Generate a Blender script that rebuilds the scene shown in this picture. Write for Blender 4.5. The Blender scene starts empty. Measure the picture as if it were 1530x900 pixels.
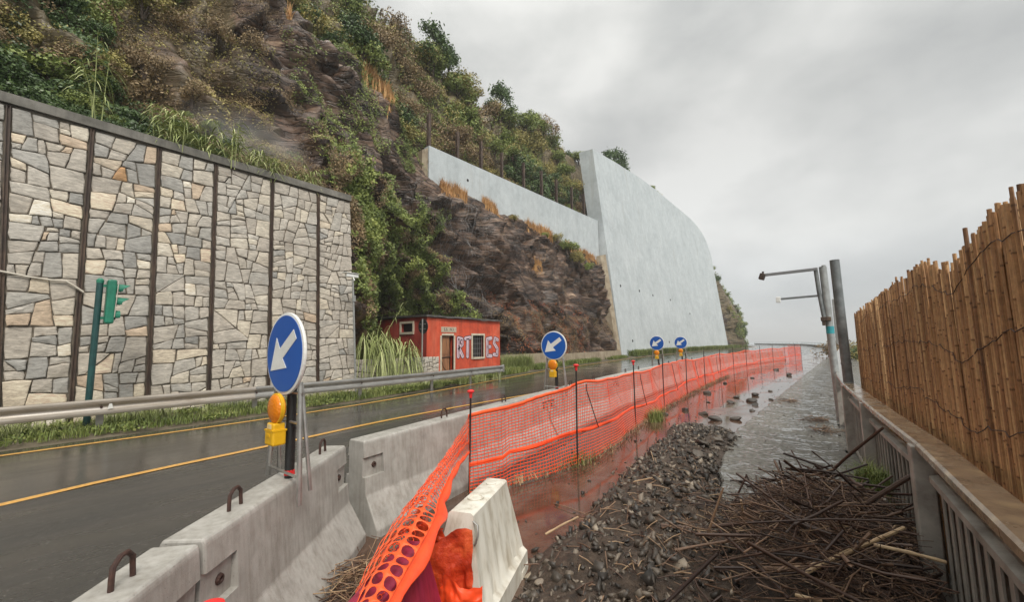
import bpy, bmesh, math, random
import numpy as np
from mathutils import Vector, Matrix
random.seed(7); rng = np.random.default_rng(11)
S = bpy.context.scene
COL = S.collection
PI = math.pi
# ---------------------------------------------------------------- camera
cam_d = bpy.data.cameras.new('camera'); cam = bpy.data.objects.new('camera', cam_d); COL.objects.link(cam)
cam_d.sensor_width = 36; cam_d.lens = 600/1530*36; cam_d.clip_start = .05; cam_d.clip_end = 20000
cam.matrix_world = Matrix.Translation((0, 0, 1.65)) @ Matrix.Rotation(math.radians(38.46), 4, 'Z') @ \
    Matrix.Rotation(math.radians(96.08), 4, 'X') @ Matrix.Rotation(math.radians(-.7), 4, 'Z')
S.camera = cam
# ---------------------------------------------------------------- world (overcast) and soft sun
W = bpy.data.worlds.new('World'); S.world = W; W.use_nodes = True
nt = W.node_tree; nt.nodes.clear()
def wn(t, **k):
    n = nt.nodes.new(t)
    for a, b in k.items():
        if a in n.inputs: n.inputs[a].default_value = b
        else: setattr(n, a, b)
    return n
SUN_EL, SUN_ROT = math.radians(48), math.radians(118)
sky = wn('ShaderNodeTexSky', sky_type='NISHITA', sun_disc=False, sun_elevation=SUN_EL, sun_rotation=SUN_ROT)
tc = wn('ShaderNodeTexCoord')
mp = wn('ShaderNodeMapping'); mp.inputs['Scale'].default_value = (1, 1, 1.7)
nt.links.new(tc.outputs['Generated'], mp.inputs['Vector'])
n1 = wn('ShaderNodeTexNoise', Scale=1.9, Detail=7.0, Roughness=.5, Distortion=.15)
n2 = wn('ShaderNodeTexNoise', Scale=4.2, Detail=6.0, Roughness=.55, Distortion=.2)
for n in (n1, n2): nt.links.new(mp.outputs[0], n.inputs['Vector'])
mx = wn('ShaderNodeMix', data_type='FLOAT'); mx.inputs[0].default_value = .3
nt.links.new(n1.outputs[0], mx.inputs[2]); nt.links.new(n2.outputs[0], mx.inputs[3])
cr = wn('ShaderNodeValToRGB'); e = cr.color_ramp.elements
e[0].position = .38; e[0].color = (4.5, 4.55, 4.5, 1); e[1].position = .62; e[1].color = (7.7, 7.65, 7.45, 1)
m_ = e.new(.5); m_.color = (6.1, 6.1, 5.95, 1)
nt.links.new(mx.outputs[0], cr.inputs[0])
# brightness falls off a little towards the horizon
sep = wn('ShaderNodeSeparateXYZ'); nt.links.new(tc.outputs['Generated'], sep.inputs[0])
hr = wn('ShaderNodeValToRGB'); h = hr.color_ramp.elements
h[0].position = 0; h[0].color = (.57, .59, .625, 1); h[1].position = 1.; h[1].color = (1.95, 1.93, 1.86, 1)
k_ = h.new(.07); k_.color = (.565, .58, .60, 1); k2 = h.new(.22); k2.color = (.65, .65, .64, 1); k3 = h.new(.45); k3.color = (.555, .555, .545, 1)
k4 = hr.color_ramp.elements.new(.66); k4.color = (.68, .68, .665, 1)
nt.links.new(sep.outputs[2], hr.inputs[0])
mu = wn('ShaderNodeMix', data_type='RGBA', blend_type='MULTIPLY'); mu.inputs[0].default_value = 1
nt.links.new(cr.outputs[0], mu.inputs[6]); nt.links.new(hr.outputs[0], mu.inputs[7])
mm = wn('ShaderNodeMix', data_type='RGBA'); mm.inputs[0].default_value = .93
nt.links.new(sky.outputs[0], mm.inputs[6]); nt.links.new(mu.outputs[2], mm.inputs[7])
bg = wn('ShaderNodeBackground'); bg.inputs[1].default_value = .1
out = wn('ShaderNodeOutputWorld')
nt.links.new(mm.outputs[2], bg.inputs[0]); nt.links.new(bg.outputs[0], out.inputs[0])
sd = bpy.data.lights.new('sun', 'SUN'); sun = bpy.data.objects.new('sun', sd); COL.objects.link(sun)
sd.energy = 1.5; sd.angle = math.radians(22); sd.color = (1, .95, .87)
az = SUN_ROT; dirv = Vector((math.sin(az)*math.cos(SUN_EL), math.cos(az)*math.cos(SUN_EL), math.sin(SUN_EL)))
sun.rotation_euler = dirv.to_track_quat('Z', 'Y').to_euler()
S.view_settings.view_transform = 'Standard'; S.view_settings.look = 'None'
S.view_settings.exposure = .92; S.view_settings.gamma = 1

# ---------------------------------------------------------------- material helpers
def new_mat(name):
    m = bpy.data.materials.new(name); m.use_nodes = True
    t = m.node_tree; b = t.nodes['Principled BSDF']
    return m, t, b
def N(t, typ, **k):
    n = t.nodes.new(typ)
    for a, b in k.items():
        if a in n.inputs: n.inputs[a].default_value = b
        else: setattr(n, a, b)
    return n
def ramp(t, src, stops):
    r = N(t, 'ShaderNodeValToRGB'); el = r.color_ramp.elements
    while len(el) < len(stops): el.new(.5)
    for q, (p, c) in zip(el, stops):
        q.position = p; q.color = (c, c, c, 1) if not hasattr(c, '__len__') else (*c, 1)
    t.links.new(src, r.inputs[0]); return r.outputs[0]
def mixc(t, f, a, b, mode='MIX'):
    m = N(t, 'ShaderNodeMix', data_type='RGBA', blend_type=mode)
    for i, v in ((0, f), (6, a), (7, b)):
        if isinstance(v, (int, float)): m.inputs[i].default_value = v
        elif isinstance(v, tuple): m.inputs[i].default_value = (*v, 1)
        else: t.links.new(v, m.inputs[i])
    return m.outputs[2]
def coords(t, sc=(1, 1, 1), world=False, rot=(0, 0, 0)):
    if world: c = N(t, 'ShaderNodeNewGeometry').outputs['Position']
    else: c = N(t, 'ShaderNodeTexCoord').outputs['Object']
    m = N(t, 'ShaderNodeMapping'); m.inputs['Scale'].default_value = sc; m.inputs['Rotation'].default_value = rot
    t.links.new(c, m.inputs[0]); return m.outputs[0]
def noise(t, vec, scale, detail=5, rough=.55, dist=0):
    n = N(t, 'ShaderNodeTexNoise', Scale=scale, Detail=detail, Roughness=rough, Distortion=dist)
    t.links.new(vec, n.inputs['Vector']); return n.outputs[0]
def bump(t, b, h, strength=.3, dist=.02):
    n = N(t, 'ShaderNodeBump', Strength=strength, Distance=dist)
    t.links.new(h, n.inputs['Height']); t.links.new(n.outputs[0], b.inputs['Normal']); return n
def simple(name, c1, c2=None, scale=8, rough=.6, metal=0, bmp=.15, bdist=.01, world=False, stretch=(1, 1, 1), c3=None, spec=.5, rr=None):
    m, t, b = new_mat(name); c2 = c2 or tuple(x*.7 for x in c1)
    v = coords(t, stretch, world); n = noise(t, v, scale, 6, .6)
    st = [(.3, c2), (.68, c1)] if c3 is None else [(.28, c2), (.5, c1), (.7, c3)]
    t.links.new(ramp(t, n, st), b.inputs['Base Color'])
    b.inputs['Metallic'].default_value = metal; b.inputs['Specular IOR Level'].default_value = spec
    if rr: t.links.new(ramp(t, noise(t, v, scale*.6, 4), [(.35, rr[0]), (.65, rr[1])]), b.inputs['Roughness'])
    else: b.inputs['Roughness'].default_value = rough
    if bmp: bump(t, b, noise(t, v, scale*4, 5, .65), bmp, bdist)
    return m
M = {}
# wet asphalt
def mk_asphalt(name, dark, light, rlo, rhi, tint, bs=.5):
    m, t, b = new_mat(name); v = coords(t, world=True)
    big = noise(t, coords(t, (1.3, .14, 1), True), 1.1, 5, .6, .3)
    fine = noise(t, v, 160, 3, .7)
    vor = N(t, 'ShaderNodeTexVoronoi', Scale=85.0); t.links.new(v, vor.inputs['Vector'])
    c = ramp(t, big, [(.3, dark), (.7, light)])
    c = mixc(t, .5, c, ramp(t, fine, [(.35, .25), (.7, .95)]), 'OVERLAY')
    sp = ramp(t, vor.outputs['Color'], [(.86, 0.), (.97, .75)])
    c = mixc(t, sp, c, tint)
    t.links.new(c, b.inputs['Base Color'])
    t.links.new(ramp(t, noise(t, coords(t, (1.5, .3, 1), True), 1.6, 5, .6), [(.38, rlo), (.62, rhi)]), b.inputs['Roughness'])
    bump(t, b, fine, bs, .004)
    return m
M['asphalt'] = mk_asphalt('wet_asphalt', (.030, .029, .027), (.070, .060, .050), .045, .22, (.2, .18, .15), .12)
M['asphalt_new'] = mk_asphalt('dark_asphalt', (.030, .030, .029), (.056, .050, .045), .2, .42, (.2, .19, .17))
M['paint_y'] = simple('yellow_road_paint', (.62, .33, .07), (.40, .22, .06), 30, .35, bmp=.3, bdist=.003, world=True, c3=(.66, .38, .12))
M['paint_w'] = simple('white_road_paint', (.65, .6, .55), (.4, .35, .3), 20, .35, bmp=.3, bdist=.003, world=True)
# muddy flooded lane
def mk_mud():
    m, t, b = new_mat('muddy_water'); v = coords(t, world=True)
    a = noise(t, coords(t, (1, .45, 1), True), 1.3, 6, .6, .5)
    c = ramp(t, noise(t, v, 3.5, 6, .65, .4), [(.3, (.05, .027, .017)), (.55, (.095, .055, .037)), (.75, (.15, .10, .07))])
    t.links.new(c, b.inputs['Base Color'])
    wet = ramp(t, a, [(.50, .025), (.68, .30)])
    t.links.new(wet, b.inputs['Roughness'])
    b.inputs['Specular IOR Level'].default_value = .8
    hh = mixc(t, wet, (0.5, 0.5, 0.5), ramp(t, noise(t, v, 38, 5, .7), [(.3, 0.), (.7, 1.)]))
    bump(t, b, hh, .35, .012)
    return m
M['mud'] = mk_mud()
# wet pavement with streaks of standing water
def mk_pave():
    m, t, b = new_mat('wet_concrete_pavement'); v = coords(t, world=True)
    st = noise(t, coords(t, (1.0, 1.9, 1), True, (0, 0, .22)), 3.4, 9, .78, .3)
    fine = noise(t, coords(t, (1, 1.6, 1), True), 15, 8, .74)
    mask = N(t, 'ShaderNodeMath', operation='ADD'); t.links.new(st, mask.inputs[0])
    f2 = N(t, 'ShaderNodeMath', operation='MULTIPLY'); t.links.new(fine, f2.inputs[0]); f2.inputs[1].default_value = .6
    t.links.new(f2.outputs[0], mask.inputs[1])
    wet = ramp(t, mask.outputs[0], [(.812, 0.), (.838, 1.)])   # 1 = water film
    c = mixc(t, wet, ramp(t, fine, [(.38, (.075, .07, .06)), (.62, (.25, .24, .215))]), (.12, .115, .10))
    t.links.new(c, b.inputs['Base Color'])
    t.links.new(mixc(t, wet, (.8, .8, .8), (.04, .04, .04)), b.inputs['Roughness'])
    t.links.new(mixc(t, wet, (.15, .15, .15), (1., 1., 1.)), b.inputs['Specular IOR Level'])
    t.links.new(mixc(t, wet, ramp(t, fine, [(.3, 0.), (.7, .9)]), (.9, .9, .9)), N(t, 'ShaderNodeBump').inputs['Height'])
    bump(t, b, mixc(t, wet, ramp(t, fine, [(.3, 0.), (.7, .9)]), (.95, .95, .95)), .6, .006)
    return m
M['pave'] = mk_pave()
# concretes
def mk_conc(name, c1, c2, c3, scale=3, rough=.7, streak=.35, world=False, bd=.01, stain=(.3, .3, .3)):
    m, t, b = new_mat(name); v = coords(t, world=world)
    base = ramp(t, noise(t, v, scale, 7, .65, .2), [(.28, c2), (.5, c1), (.72, c3)])
    sk = ramp(t, noise(t, coords(t, (6, 6, .5), world), scale, 5, .6), [(.42, 0.), (.75, 1.)])
    f = N(t, 'ShaderNodeMath', operation='MULTIPLY'); t.links.new(sk, f.inputs[0]); f.inputs[1].default_value = streak
    c = mixc(t, f.outputs[0], base, stain, 'MULTIPLY')
    pit = N(t, 'ShaderNodeTexVoronoi', Scale=scale*9); t.links.new(v, pit.inputs['Vector'])
    pr = ramp(t, pit.outputs['Distance'], [(.06, .25), (.13, 1.)])
    c = mixc(t, .55, c, pr, 'MULTIPLY')
    t.links.new(c, b.inputs['Base Color']); b.inputs['Roughness'].default_value = rough
    bump(t, b, mixc(t, .5, pr, noise(t, v, scale*16, 5, .7)), .35, bd)
    return m
M['barrier'] = mk_conc('barrier_concrete', (.38, .365, .335), (.28, .265, .24), (.48, .465, .435), 5, .42, .5, bd=.008, stain=(.42, .38, .32))
M['conc_dark'] = mk_conc('dark_concrete', (.15, .14, .12), (.08, .075, .06), (.22, .205, .18), 2, .7, .5, True)
M['conc_tan'] = mk_conc('tan_concrete', (.33, .27, .19), (.20, .15, .10), (.42, .36, .27), 1.5, .75, .5, True, stain=(.4, .33, .25))
def mk_white_wall():
    m, t, b = new_mat('pale_wall_concrete'); v = coords(t, world=True)
    base = ramp(t, noise(t, v, .35, 8, .7, .3), [(.25, (.40, .435, .445)), (.5, (.49, .525, .535)), (.75, (.57, .60, .605))])
    blot = ramp(t, noise(t, coords(t, (1, 1, .8), True), 1.8, 6, .7, .6), [(.36, .86), (.6, 1.)])
    base = mixc(t, 1., base, blot, 'MULTIPLY')
    sk = ramp(t, noise(t, coords(t, (1.6, 1.6, .12), True), 1.0, 6, .65), [(.38, .93), (.6, 1.)])
    base = mixc(t, 1., base, sk, 'MULTIPLY')
    # horizontal pour lines
    z = N(t, 'ShaderNodeSeparateXYZ'); t.links.new(v, z.inputs[0])
    w = N(t, 'ShaderNodeMath', operation='FRACT'); q = N(t, 'ShaderNodeMath', operation='MULTIPLY'); q.inputs[1].default_value = 1/5.1
    t.links.new(z.outputs[2], q.inputs[0]); t.links.new(q.outputs[0], w.inputs[0])
    ln = ramp(t, w.outputs[0], [(.0, .86), (.012, 1.)])
    base = mixc(t, .8, base, ln, 'MULTIPLY')
    w3 = N(t, 'ShaderNodeMath', operation='FRACT'); q3 = N(t, 'ShaderNodeMath', operation='MULTIPLY'); q3.inputs[1].default_value = 1/7.3
    t.links.new(z.outputs[1], q3.inputs[0]); t.links.new(q3.outputs[0], w3.inputs[0]); base = mixc(t, .7, base, ramp(t, w3.outputs[0], [(.0, .84), (.010, 1.)]), 'MULTIPLY')
    dots = N(t, 'ShaderNodeTexVoronoi', Scale=2.2); t.links.new(v, dots.inputs['Vector']); rs2 = ramp(t, noise(t, coords(t, (.9, .9, .09), True), 1.0, 5, .7), [(.60, 0.), (.74, .55)]); base = mixc(t, rs2, base, (.34, .33, .29)); base = mixc(t, .6, base, ramp(t, dots.outputs['Distance'], [(.03, .55), (.06, 1.)]), 'MULTIPLY')
    t.links.new(base, b.inputs['Base Color']); b.inputs['Roughness'].default_value = .75
    bump(t, b, noise(t, v, 6, 6, .7), .3, .04)
    return m
M['wwall'] = mk_white_wall()
# wall stones : tint attribute + per object random
def mk_stone(name='wall_stone', obj_rand=True):
    m, t, b = new_mat(name)
    a = N(t, 'ShaderNodeAttribute', attribute_name='tint')
    v = coords(t, (1, 1, 1), True)
    c = ramp(t, a.outputs['Fac'], [(.0, (.26, .25, .23)), (.18, (.35, .33, .295)), (.36, (.42, .38, .325)), (.5, (.36, .32, .27)), (.62, (.47, .42, .345)), (.75, (.54, .47, .365)), (.86, (.46, .355, .255)), (.94, (.66, .60, .49)), (1., (.48, .28, .13))])
    c = mixc(t, .85, c, ramp(t, noise(t, coords(t, (2, 2, 8), True, (.25, 0, 0)), 3, 7, .7, .8), [(.28, .2), (.72, .85)]), 'OVERLAY')
    c = mixc(t, .5, c, ramp(t, noise(t, v, 1.1, 5, .6), [(.3, .3), (.7, .7)]), 'OVERLAY')
    st = ramp(t, noise(t, v, 2.4, 6, .7), [(.60, 0.), (.78, .45)])
    c = mixc(t, st, c, (.27, .18, .11))
    t.links.new(c, b.inputs['Base Color']); b.inputs['Roughness'].default_value = .62
    bump(t, b, noise(t, v, 22, 7, .72), .7, .015)
    return m
M['stone'] = mk_stone()
M['mortar'] = simple('dark_mortar', (.17, .14, .105), (.07, .06, .048), 6, .9, bmp=.5, world=True)
M['rust'] = simple('rusty_steel_beam', (.060, .036, .025), (.025, .018, .014), 5, .65, 0, .3, world=True, c3=(.13, .085, .055), stretch=(1, 1, .35))
M['rust_dark'] = simple('rusty_rebar', (.07, .03, .02), (.025, .012, .01), 40, .7, 0, .5)
M['galv'] = simple('galvanised_steel', (.50, .49, .46), (.33, .32, .30), 9, .33, .75, .1, stretch=(1, .3, 1))
M['galv_dirty'] = simple('dirty_guardrail_steel', (.50, .45, .39), (.30, .25, .19), 4, .36, .6, .12, stretch=(1, .25, 3), c3=(.56, .53, .49))
M['rail_steel'] = simple('weathered_railing_steel', (.34, .315, .28), (.19, .165, .14), 7, .45, .15, .2, c3=(.46, .43, .385))
M['rail_top'] = simple('wet_brown_handrail', (.31, .22, .145), (.19, .135, .09), 9, .22, .1, .3, c3=(.45, .33, .20), bdist=.004, rr=(.1, .35))
M['pole_dark'] = simple('dark_grey_pole_paint', (.17, .18, .18), (.10, .105, .105), 8, .45, .3, .1, c3=(.24, .25, .245))
M['pole_light'] = simple('pale_galvanised_pole', (.40, .41, .40), (.24, .24, .23), 7, .45, .4, .15)
M['green'] = simple('green_signal_plastic', (.02, .21, .13), (.012, .13, .08), 6, .4, 0, .05)
M['green_pole'] = simple('dark_green_pole_paint', (.02, .085, .08), (.015, .05, .05), 5, .35, .1, .08)
M['black'] = simple('black_paint', (.018, .018, .018), (.01, .01, .01), 10, .5, 0, .1)
M['black_rod'] = simple('dark_iron_rod', (.035, .02, .018), (.015, .01, .01), 40, .6, .2, .4)
M['blue'] = simple('blue_reflective_sheet', (.012, .10, .42), (.01, .085, .37), 3, .32, 0, .03)
M['white'] = simple('white_reflective_sheet', (.78, .78, .75), (.66, .66, .63), 8, .4, 0, .03)
M['greyback'] = simple('grey_sign_back', (.25, .25, .25), (.17, .17, .17), 8, .5, .3, .05)
M['yellow'] = simple('yellow_lamp_case', (.78, .45, .015), (.62, .34, .01), 9, .38, 0, .06)
M['label_tape'] = simple('worn_label', (.8, .65, .35), (.7, .5, .2), 30, .5)
def mk_amber():
    m, t, b = new_mat('amber_lens'); b.inputs['Base Color'].default_value = (.9, .27, .01, 1)
    b.inputs['Roughness'].default_value = .18; b.inputs['Transmission Weight'].default_value = .25
    v = coords(t); w = N(t, 'ShaderNodeTexVoronoi', Scale=70.0); t.links.new(v, w.inputs['Vector'])
    bump(t, b, w.outputs['Distance'], .6, .004); return m
M['amber'] = mk_amber()
def mk_plastic(name, c, c2, rough=.5, tr=0.):
    m = simple(name, c, c2, 6, rough, 0, .12, c3=tuple(min(1, x*1.12) for x in c))
    return m
M['net'] = mk_plastic('orange_net_plastic', (.92, .085, .018), (.82, .06, .014), .5)
M['net_pale'] = mk_plastic('orange_band_plastic', (.92, .12, .03), (.86, .08, .02), .4)
M['tarp'] = simple('orange_sack_plastic', (.55, .05, .014), (.26, .022, .010), 9, .38, 0, .5, bdist=.02, c3=(.82, .14, .04))
M['redcap'] = mk_plastic('red_plastic_cap', (.72, .03, .03), (.5, .02, .02), .4)
M['wplastic'] = simple('dirty_white_plastic', (.64, .61, .53), (.40, .35, .27), 5, .42, 0, .2, c3=(.72, .70, .63), stretch=(3, 3, .7), bdist=.004)
M['crimson'] = simple('crimson_plastic', (.27, .018, .05), (.14, .012, .025), 6, .42, 0, .25, c3=(.36, .03, .08), stretch=(4, 4, .6), bdist=.004)
def mk_hut(name, c, dk, lt):
    m, t, b = new_mat(name); v = coords(t, world=True)
    base = ramp(t, noise(t, v, .9, 7, .7, .5), [(.3, dk), (.5, c), (.72, lt)])
    sk = ramp(t, noise(t, coords(t, (3, 3, .35), True), 1.2, 6, .65), [(.38, .55), (.6, 1.)])
    base = mixc(t, .6, base, sk, 'MULTIPLY')
    t.links.new(base, b.inputs['Base Color']); b.inputs['Roughness'].default_value = .75
    bump(t, b, noise(t, v, 25, 5, .7), .4, .01); return m
M['hut'] = mk_hut('red_render', (.62, .085, .035), (.40, .05, .025), (.70, .16, .085))
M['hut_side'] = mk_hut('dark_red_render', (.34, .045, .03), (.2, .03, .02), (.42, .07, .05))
M['trim'] = simple('cream_stone_trim', (.62, .56, .44), (.42, .36, .27), 6, .7, 0, .2)
M['roofing'] = simple('dark_roofing_felt', (.075, .07, .065), (.035, .033, .03), 6, .6, 0, .4, c3=(.15, .14, .125), world=True)
M['door'] = simple('brown_wooden_door', (.27, .12, .055), (.13, .055, .03), 3, .6, 0, .3, c3=(.38, .18, .08), stretch=(4, 4, .5))
M['void'] = simple('dark_interior', (.02, .017, .015), (.01, .008, .007), 5, .8)
M['plaque'] = simple('worn_plaque', (.55, .47, .36), (.38, .30, .22), 14, .7)
M['graf_w'] = simple('pale_graffiti_paint', (.62, .46, .52), (.52, .33, .38), 3, .6, 0, .1, c3=(.68, .55, .6))
M['graf_k'] = simple('dark_graffiti_paint', (.05, .04, .045), (.02, .02, .02), 6, .6)
# rock
def mk_rock(name, cols, wetr=(.2, .55), sc=1.0):
    m, t, b = new_mat(name)
    v = coords(t, (1, 1, 1), True); vs = coords(t, (.55, .5, 2.6), True, (.75, .35, 0))
    n = noise(t, vs, .8*sc, 8, .62, .7)
    c = ramp(t, n, cols)
    c2 = mixc(t, .75, c, ramp(t, noise(t, coords(t, (.5, .6, 3.5), True, (.8, .3, .1)), 1.7*sc, 7, .66, 1.0), [(.3, .25), (.5, .48), (.74, .78)]), 'OVERLAY')
    vz = N(t, 'ShaderNodeTexVoronoi', Scale=1.5*sc, feature='DISTANCE_TO_EDGE'); wv = coords(t, (.5, .55, 2.3), True, (.75, .35, 0))
    wd = N(t, 'ShaderNodeVectorMath', operation='ADD'); nn_ = N(t, 'ShaderNodeTexNoise', Scale=1.3, Detail=5.0); t.links.new(wv, nn_.inputs['Vector']); t.links.new(wv, wd.inputs[0]); t.links.new(nn_.outputs['Color'], wd.inputs[1]); t.links.new(wd.outputs[0], vz.inputs['Vector'])
    crk = ramp(t, vz.outputs['Distance'], [(.0, .16), (.07, .8), (.16, 1.)])
    c2 = mixc(t, .85, c2, crk, 'MULTIPLY')
    c2 = mixc(t, .9, c2, ramp(t, noise(t, coords(t, (1, .6, 1.2), True, (.8, 0, 0)), .42, 6, .7, .6), [(.34, .16), (.5, .5), (.66, .86)]), 'OVERLAY')
    vzc = N(t, 'ShaderNodeTexVoronoi', Scale=1.5*sc); t.links.new(wd.outputs[0], vzc.inputs['Vector'])
    c2 = mixc(t, .4, c2, ramp(t, vzc.outputs['Color'], [(.2, .22), (.8, .80)]), 'OVERLAY')
    a = N(t, 'ShaderNodeAttribute', attribute_name='veg')
    mos = ramp(t, noise(t, v, 1.4, 7, .7), [(.3, (.05, .042, .018)), (.5, (.13, .098, .05)), (.75, (.22, .165, .09))])
    f = N(t, 'ShaderNodeMath', operation='ADD'); t.links.new(a.outputs['Fac'], f.inputs[0]); t.links.new(noise(t, v, .9, 7, .7), f.inputs[1])
    c3 = mixc(t, ramp(t, f.outputs[0], [(.72, 0.), (.98, 1.)]), c2, mos)
    t.links.new(c3, b.inputs['Base Color'])
    t.links.new(ramp(t, noise(t, v, 1.7, 5, .6), [(.35, wetr[0]), (.6, wetr[1])]), b.inputs['Roughness'])
    bn = bump(t, b, mixc(t, .5, crk, noise(t, vs, 5*sc, 8, .7, .8)), .8, .10)
    return m
ROCK = [(.26, (.016, .010, .008)), (.44, (.062, .036, .024)), (.55, (.125, .076, .050)), (.66, (.22, .15, .10)), (.80, (.42, .35, .27))]
M['rock'] = mk_rock('cliff_rock', ROCK)
M['gravel'] = simple('rubble_earth', (.062, .040, .026), (.020, .013, .009), 16, .6, 0, 1., c3=(.12, .085, .06), world=True, bdist=.03)
def mk_tint(name, stops, rough=.6, spec=.4, nz=.0, transl=0.):
    m, t, b = new_mat(name); a = N(t, 'ShaderNodeAttribute', attribute_name='tint')
    oi = N(t, 'ShaderNodeObjectInfo')
    c = ramp(t, a.outputs['Fac'], stops)
    if nz:
        v = coords(t, world=True); c = mixc(t, nz, c, ramp(t, noise(t, v, 30, 5, .7), [(.3, .25), (.7, .75)]), 'OVERLAY')
    t.links.new(c, b.inputs['Base Color'])
    b.inputs['Roughness'].default_value = rough; b.inputs['Specular IOR Level'].default_value = spec
    return m
M['pebble'] = mk_tint('rubble_stone', [(.0, (.020, .016, .013)), (.35, (.062, .050, .039)), (.6, (.12, .096, .073)), (.85, (.21, .17, .13)), (1., (.42, .35, .26))], .5, .5, .6)
M['boulder'] = mk_tint('pale_boulder', [(0., (.2, .19, .17)), (1., (.5, .48, .44))], .7, .4, .6)
M['stick'] = mk_tint('driftwood', [(.0, (.028, .015, .011)), (.35, (.08, .042, .027)), (.65, (.19, .11, .065)), (.87, (.36, .24, .14)), (1., (.52, .38, .22))], .5, .5, .4)
M['cane'] = mk_tint('bamboo_cane', [(.0, (.10, .045, .02)), (.25, (.31, .16, .07)), (.65, (.47, .27, .125)), (1., (.66, .43, .22))], .5, .4, .55)
M['wire'] = simple('brown_binding_wire', (.06, .03, .02), (.03, .015, .01), 30, .6, .3)
LEAF = dict(
    dark=[(0., (.010, .018, .008)), (.5, (.033, .055, .018)), (1., (.075, .105, .034))],
    mid=[(0., (.022, .030, .009)), (.5, (.075, .094, .024)), (1., (.155, .17, .045))],
    olive=[(0., (.038, .034, .012)), (.5, (.12, .105, .034)), (1., (.23, .185, .060))],
    brown=[(0., (.045, .030, .016)), (.5, (.12, .085, .045)), (1., (.23, .165, .085))],
    rust=[(0., (.10, .022, .012)), (.5, (.20, .06, .025)), (1., (.34, .15, .05))],
    dry=[(0., (.24, .12, .045)), (.5, (.42, .23, .09)), (1., (.60, .38, .17))],
    reed=[(0., (.09, .11, .03)), (.5, (.23, .27, .09)), (1., (.44, .46, .22))],
    grass=[(0., (.028, .042, .010)), (.5, (.095, .125, .026)), (1., (.21, .22, .075))])
LEAFGAIN = dict(dark=2.1, mid=2.35, olive=2.3, brown=1.9, rust=1.4, dry=1.25, reed=1.15, grass=1.5)
for k, v in LEAF.items(): M['leaf_'+k] = mk_tint('foliage_'+k, [(p, tuple(q*LEAFGAIN[k] for q in c)) for p, c in v], .55 if k != 'dark' else .4, .35)
M['bark'] = simple('shrub_bark', (.10, .07, .05), (.045, .03, .022), 12, .8, 0, .4)
M['soil'] = simple('verge_soil', (.10, .08, .05), (.045, .04, .022), 3, .85, 0, .5, c3=(.15, .125, .085), world=True)
def mk_sea():
    m, t, b = new_mat('sea_water'); b.inputs['Base Color'].default_value = (.30, .36, .39, 1); b.inputs['Roughness'].default_value = .5
    bump(t, b, noise(t, coords(t, (.3, .1, 1), True), 1, 6, .6), .3, .5); return m
M['sea'] = mk_sea()
M['cable'] = simple('cream_cable', (.6, .56, .48), (.45, .4, .33), 9, .5)
M['sticker'] = simple('teal_sticker', (.04, .32, .36), (.03, .24, .28), 9, .4)

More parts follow.
